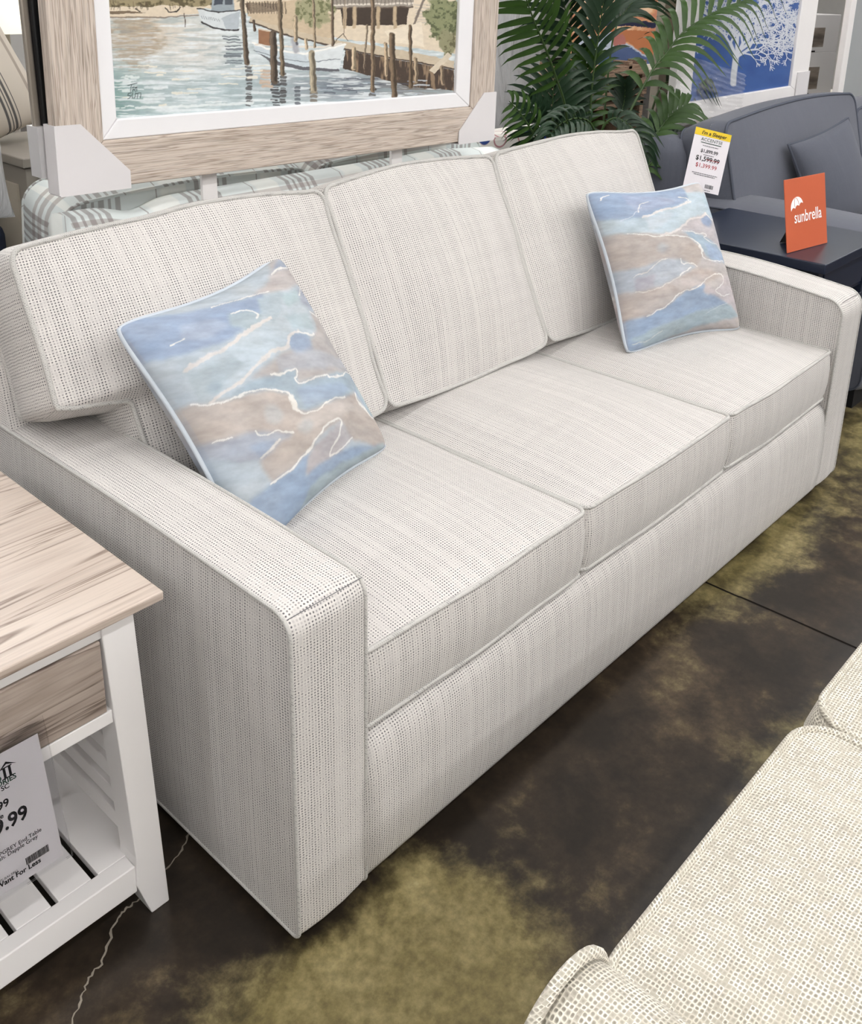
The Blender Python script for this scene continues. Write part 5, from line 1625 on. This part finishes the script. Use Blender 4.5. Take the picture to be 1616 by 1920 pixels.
mb.grid(lambda u, v: (0.42-0.84*u, 0.05, 1.7*v), 4, 4); mb.grid(lambda u, v: (-0.42, 0.05-0.1*u, 1.7*v), 2, 4); mb.grid(lambda u, v: (0.42, -0.05+0.1*u, 1.7*v), 2, 4); mb.grid(lambda u, v: (-0.42+0.84*u, -0.05+0.1*v, 1.7), 4, 2)
link('wrapped_panel', mb.mesh('wrapped_panel'), M['wrap'], wp, True)
rk = thing('wooden_rack', 'brown slatted wooden rack with open bays behind the palm', 'rack', (3.2, 2.5, 0))
mb = []
for k, z in enumerate((0.08, 0.30, 0.52, 0.74, 0.955)):
    link('shelf_board', MB().box(-1.2, 1.5, -0.2, 0.2, z-0.022, z).mesh('shelf_board'), M['crate_wood'], rk, bevel=0.003)
for k, x in enumerate((-1.2, -0.7, -0.2, 0.3, 0.8, 1.3, 1.46)):
    link('upright', MB().box(x, x+0.04, -0.2, 0.2, 0, 0.98).mesh('upright'), M['crate_wood'], rk, bevel=0.003)
link('rack_back', MB().box(-1.2, 1.5, 0.2, 0.21, 0.0, 0.98).mesh('rack_back'), M['black'], rk)
for z in (0.78, 0.84, 0.90):
    link('front_slat', MB().box(0.2, 1.5, -0.215, -0.2005, z, z+0.035).mesh('front_slat'), M['crate_wood'], rk, bevel=0.002)
# sunset picture on the rack
op = thing('framed_picture', 'orange sunset picture with navy band in a cream frame behind the palm', 'picture', (4.45, 2.40, 0.0))
YO = 2.4
zo = 0.0
a = at(1125, 128, 'y', YO); b = at(1238, 136, 'y', YO)
z0 = float(a[2]); x0 = float(a[0])-0.3; x1 = float(at(1240, 60, 'y', YO)[0])+0.25
def OB(name, mb, mat, parent=op, **kw):
    me = mb.mesh(name); me.transform(Matrix.Translation((-4.45, -2.4, 0)))
    return link(name, me, mat, parent, **kw)
zr = float(at(1180, 124, 'y', YO)[2])
OB('frame_board', MB().box(x0, x1, YO, YO+0.03, zr-0.035, zr+0.0), M['cream'], bevel=0.003)
OB('frame_ledge', MB().box(x0, x1, YO+0.0, YO+0.035, zr-0.075, zr-0.036), M['tan_paint'], bevel=0.003)
GX, GZ = np.meshgrid(np.linspace(x0, x1, 160), np.linspace(zr, zr+0.85, 200))
SX, SY = project(GX, np.full(GX.shape, YO), GZ)
c = Canvas(SX, SY, 5, 0.08, 3)
c.fill((214, 158, 116))
nz = fbm(SX*0.05, SY*0.09, 3, 4)
c.blend(np.clip((nz-0.45)*5, 0, 1)*0.8, (236, 206, 172))
c.blend(np.clip((0.42-nz)*6, 0, 1)*0.7, (190, 118, 96))
c.poly([(1090, 36), (1300, 44), (1300, 54), (1090, 46)], (26, 32, 62))
c.poly([(1090, 50), (1180, 56), (1260, 60), (1300, 110), (1230, 118), (1180, 80), (1130, 62)], (186, 116, 74))
c.poly([(1090, 70), (1150, 62), (1180, 84), (1240, 118), (1090, 124)], (188, 198, 214))
c.poly([(1120, 100), (1180, 88), (1236, 120), (1110, 124)], (72, 92, 134))
c.poly([(1150, 68), (1172, 64), (1176, 84), (1156, 88)], (176, 112, 104))
me = bpy.data.meshes.new('sunset_print')
vv = np.stack([GX.ravel()-4.45, np.full(GX.size, 0.012), GZ.ravel()], 1)
idx = np.arange(GX.size).reshape(GX.shape)
ff = np.stack([idx[:-1, :-1].ravel(), idx[:-1, 1:].ravel(), idx[1:, 1:].ravel(), idx[1:, :-1].ravel()], 1)
me.from_pydata(vv.tolist(), [], ff.tolist()); set_paint(me, c.c)
link('sunset_print', me, vcol_mat('sunset_paint', 0.5, 0.3), op)
OB('backing_board', MB().box(x0, x1, YO+0.032, YO+0.036, zr-0.03, zr+0.85), M['tan_paint'])
OB('easel_leg', MB().box(x0+0.1, x0+0.14, YO+0.04, YO+0.07, 0.96, zr).box(x1-0.14, x1-0.1, YO+0.04, YO+0.07, 0.96, zr), M['crate_wood'])

# grey display post left of the coral picture
dpn = thing('display_post', 'narrow grey display panel between the palm and the coral picture', 'panel', (3.3, 1.42, 0))
xa_ = float(at(1243, 60, 'y', 1.40)[0]); xb_ = float(at(1292, 60, 'y', 1.40)[0])
link('post_board', MB().box(xa_-3.3, xb_-3.3, -0.02, 0.02, 0, 1.9).mesh('panel'), M['grey_paint2'] if 'grey_paint2' in M else M['tan_paint'], dpn, bevel=0.003)
link('edge_strip', MB().box(xa_-3.3+0.09, xa_-3.3+0.115, -0.026, -0.02, 0, 1.9).mesh('edge_strip'), M['dark_paint'], dpn)
sq = [(1246, 178), (1254, 172), (1258, 178), (1250, 184), (1252, 190), (1259, 188)]
link('pen_mark', MB().tube([tuple(np.array(at(a_, b_, 'y', 1.378))-np.array((3.3, 1.42, 0))) for a_, b_ in sq], 0.0016, 5).mesh('pen_mark'), M['ink'], dpn)

# stacked white boxes with a photo window, on a cream cabinet
cc_ = thing('cabinet', 'cream cabinet carrying the stacked white boxes behind the coral picture', 'cabinet', (5.55, 1.85, 0))
zt = float(at(1545, 176, 'y', 1.6)[2])
link('carcass', MB().box(-0.45, 0.5, -0.3, 0.3, 0, zt-0.03).mesh('carcass'), M['cream'], cc_, bevel=0.003)
link('top', MB().box(-0.47, 0.52, -0.32, 0.32, zt-0.03, zt-0.002).mesh('top'), M['cream'], cc_, bevel=0.003)
link('door', MB().box(-0.43, 0.02, -0.31, -0.3, 0.05, zt-0.05).mesh('door'), M['cream'], cc_, bevel=0.002)
link('door', MB().box(0.03, 0.48, -0.31, -0.3, 0.05, zt-0.05).mesh('door'), M['cream'], cc_, bevel=0.002)
nph = NT('box_photo', 0.5, 0.3)
ff_ = nph.noise(nph.scale(nph.obj(), (3, 3, 14)), 1.0, 3.0)
nph.color(nph.ramp(ff_, [(0.3, srgb(98, 88, 80)), (0.5, srgb(150, 138, 126)), (0.7, srgb(206, 198, 190))]))
M['photo'] = nph.m
def carton(z0, h, rz, label):
    b_ = thing('box', label, 'box', (5.62, 1.80, z0), rz, 'stacked white boxes')
    link('body', MB().box(-0.21, 0.21, -0.17, 0.17, 0.0, h).mesh('body'), M['white_paint'], b_, bevel=0.004)
    link('photo_window', MB().box(-0.20, 0.07, -0.1712, -0.1705, h*0.14, h*0.66).mesh('photo_window'), M['photo'], b_)
    link('hand_hole', MB().box(-0.18, 0.0, -0.1712, -0.1705, 0.002, h*0.05).mesh('hand_hole'), M['black'], b_)
    link('hand_hole', MB().box(0.2105, 0.2112, -0.16, 0.02, 0.002, h*0.05).mesh('hand_hole'), M['black'], b_)
    return b_
hb_ = 0.262
carton(zt, hb_, -0.30, 'white photo-printed box, lower of the two stacked beyond the coral picture')
carton(zt+hb_, 0.225, -0.27, 'white photo-printed box, upper of the two stacked beyond the coral picture')
# floor mirror at the right border
mi = thing('floor_mirror', 'tall white framed mirror at the right border behind the grey sofa', 'mirror', (0, 0, 0))
mx = 5.17
link('frame', rect_ring(mx, mx+0.8, 0.0, 1.9, 0.075, 1.30, 1.34).mesh('frame'), M['white_paint'], mi, bevel=0.006)
link('glass', MB().box(mx+0.07, mx+0.73, 1.315, 1.325, 0.07, 1.83).mesh('glass'), M['pale_glass'], mi)
for k, (lx_, ly_) in enumerate(((7.9, 2.9), (8.6, 3.3))):
    l_ = thing('table_lamp', ('white shaded lamp on the sage green chest' if k == 0 else 'white shaded lamp at the far end of the sage green chest'), 'lamp', (lx_, ly_, 0.9), 0, 'far lamps')
    link('base', MB().lathe([(0, 0), (0.08, 0), (0.08, 0.02), (0.03, 0.06), (0.06, 0.16), (0.015, 0.28), (0.0, 0.3)]).mesh('base'), M['dark_paint'], l_, True)
    link('lamp_shade', MB().lathe([(0.17, 0.28), (0.12, 0.52), (0.118, 0.52), (0.168, 0.28)]).mesh('lamp_shade'), M['shade'], l_, True)
gc = thing('chest', 'sage green chest carrying lamps far behind the white boxes', 'chest', (8.3, 3.1, 0), math.radians(30))
link('carcass', MB().box(-0.7, 0.7, -0.25, 0.25, 0.0, 0.88).mesh('carcass'), M['green_paint'], gc, bevel=0.004)
link('top', MB().box(-0.72, 0.72, -0.27, 0.27, 0.88, 0.9).mesh('top'), M['white_paint'], gc, bevel=0.003)
for k in range(3):
    d_ = link('drawer', MB().box(-0.65, 0.65, -0.262, -0.25, 0.08+k*0.26, 0.31+k*0.26).mesh('drawer'), M['green_paint'], gc, bevel=0.003)
    link('handle', MB().box(-0.08, 0.08, -0.28, -0.262, 0.19+k*0.26, 0.205+k*0.26).mesh('handle'), M['silver'], d_)

# ------------------------------------------------------------------ cream tweed loveseat in the lower right corner
lv = thing('loveseat', 'cream tweed loveseat with seat cushions in the lower right corner', 'sofa', (0, 0, 0))
LF = -0.54                                              # front edge of the seat
LZ = 0.482
for k in range(2):
    xa = -0.055+k*0.545+(0.0 if k == 0 else 0.004); xb = xa+0.538
    c_ = cushion(lambda q, a=xa: rounded(a, 0.055, q, 0.62), lambda q, b=xb: b-rounded(0, 0.055, q, 0.62), lambda t: 0.0, lambda t: 0.62, 0.15, 0.035, 0.0, 0.02, 44, 44, 2.5)
    o = put_cushion('seat_cushion', c_, frame3((0, LF, LZ-0.075), (1, 0, 0), (0, 0, -1), (0, -1, 0)) if False else Matrix(((-1, 0, 0, 0), (0, 0, -1, LF), (0, -1, 0, LZ-0.075), (0, 0, 0, 1))) @ Matrix.Diagonal((-1, 1, 1, 1)), M['loveseat'], M['loveseat'], lv, 'std', 0.0055)
link('front_rail', MB().box(-0.06, 1.05, -0.66, LF-0.012, 0.06, 0.33).mesh('front_rail'), M['loveseat'], lv, bevel=0.015)
link('seat_base', MB().box(-0.06, 1.05, -1.2, -0.66, 0.06, 0.325).mesh('seat_base'), M['loveseat'], lv)
for fx in (-0.1, 1.12):
    for fy in (-0.62, -1.15):
        link('foot', MB().box(fx-0.03, fx+0.03, fy-0.03, fy+0.03, 0, 0.07).mesh('foot'), M['black'], lv)
# rolled arms with a piped front
for s_, ax_ in ((-1, -0.135), (1, 1.125)):
    r_ = 0.075
    pf = [(-r_+0.008, 0.06), (-r_, 0.3)]+[(r_*math.cos(PI-PI*k/16), 0.52+r_*math.sin(PI-PI*k/16)*0.95) for k in range(17)]+[(r_, 0.3), (r_-0.008, 0.06)]
    pf = [(ax_+a, b) for a, b in pf]
    mb = MB()
    ys = np.linspace(-0.555, -1.3, 26)
    vs = []; k = len(pf)
    for j, y in enumerate(ys):
        e = 0.012*(1-min(1, j/3.0))**2
        for (x, z) in pf:
            vs.append((ax_+(x-ax_)*(1-e*1.5), y, z-e*0.4))
    fs = [(j*k+i, j*k+i+1, (j+1)*k+i+1, (j+1)*k+i) for j in range(len(ys)-1) for i in range(k-1)]
    fs += [tuple(range(k)), tuple((len(ys)-1)*k+i for i in range(k))[::-1]]
    mb.add(vs, fs)
    me = mb.mesh('arm'); fix_normals(me); box_uv(me, 'std', (0.3, 0.1))
    a_ = link('arm', me, M['loveseat'], lv, True)
    w = MB().tube([(x, -0.556, z) for x, z in pf], 0.0065, 8).mesh('piping'); cyl_uv(w)
    link('piping', w, M['loveseat'], a_, True)
me = loft([(-1.18, 0.06), (-1.16, 0.55), (-1.20, 0.82), (-1.24, 0.85), (-1.30, 0.84), (-1.33, 0.8), (-1.33, 0.06)], -0.2, 1.19, 16).mesh('back_frame'); fix_normals(me)
link('back_frame', me, M['loveseat'], lv, True)

# ------------------------------------------------------------------ light and view
w = bpy.data.worlds.new('showroom_air'); scene.world = w; w.use_nodes = True
w.node_tree.nodes['Background'].inputs[0].default_value = (0.9, 0.93, 1.0, 1)
w.node_tree.nodes['Background'].inputs[1].default_value = 0.1
scene.view_settings.view_transform = 'Standard'
scene.view_settings.look = 'None'
scene.view_settings.gamma = 1.0
scene.view_settings.use_curve_mapping = False
scene.view_settings.exposure = 0.08
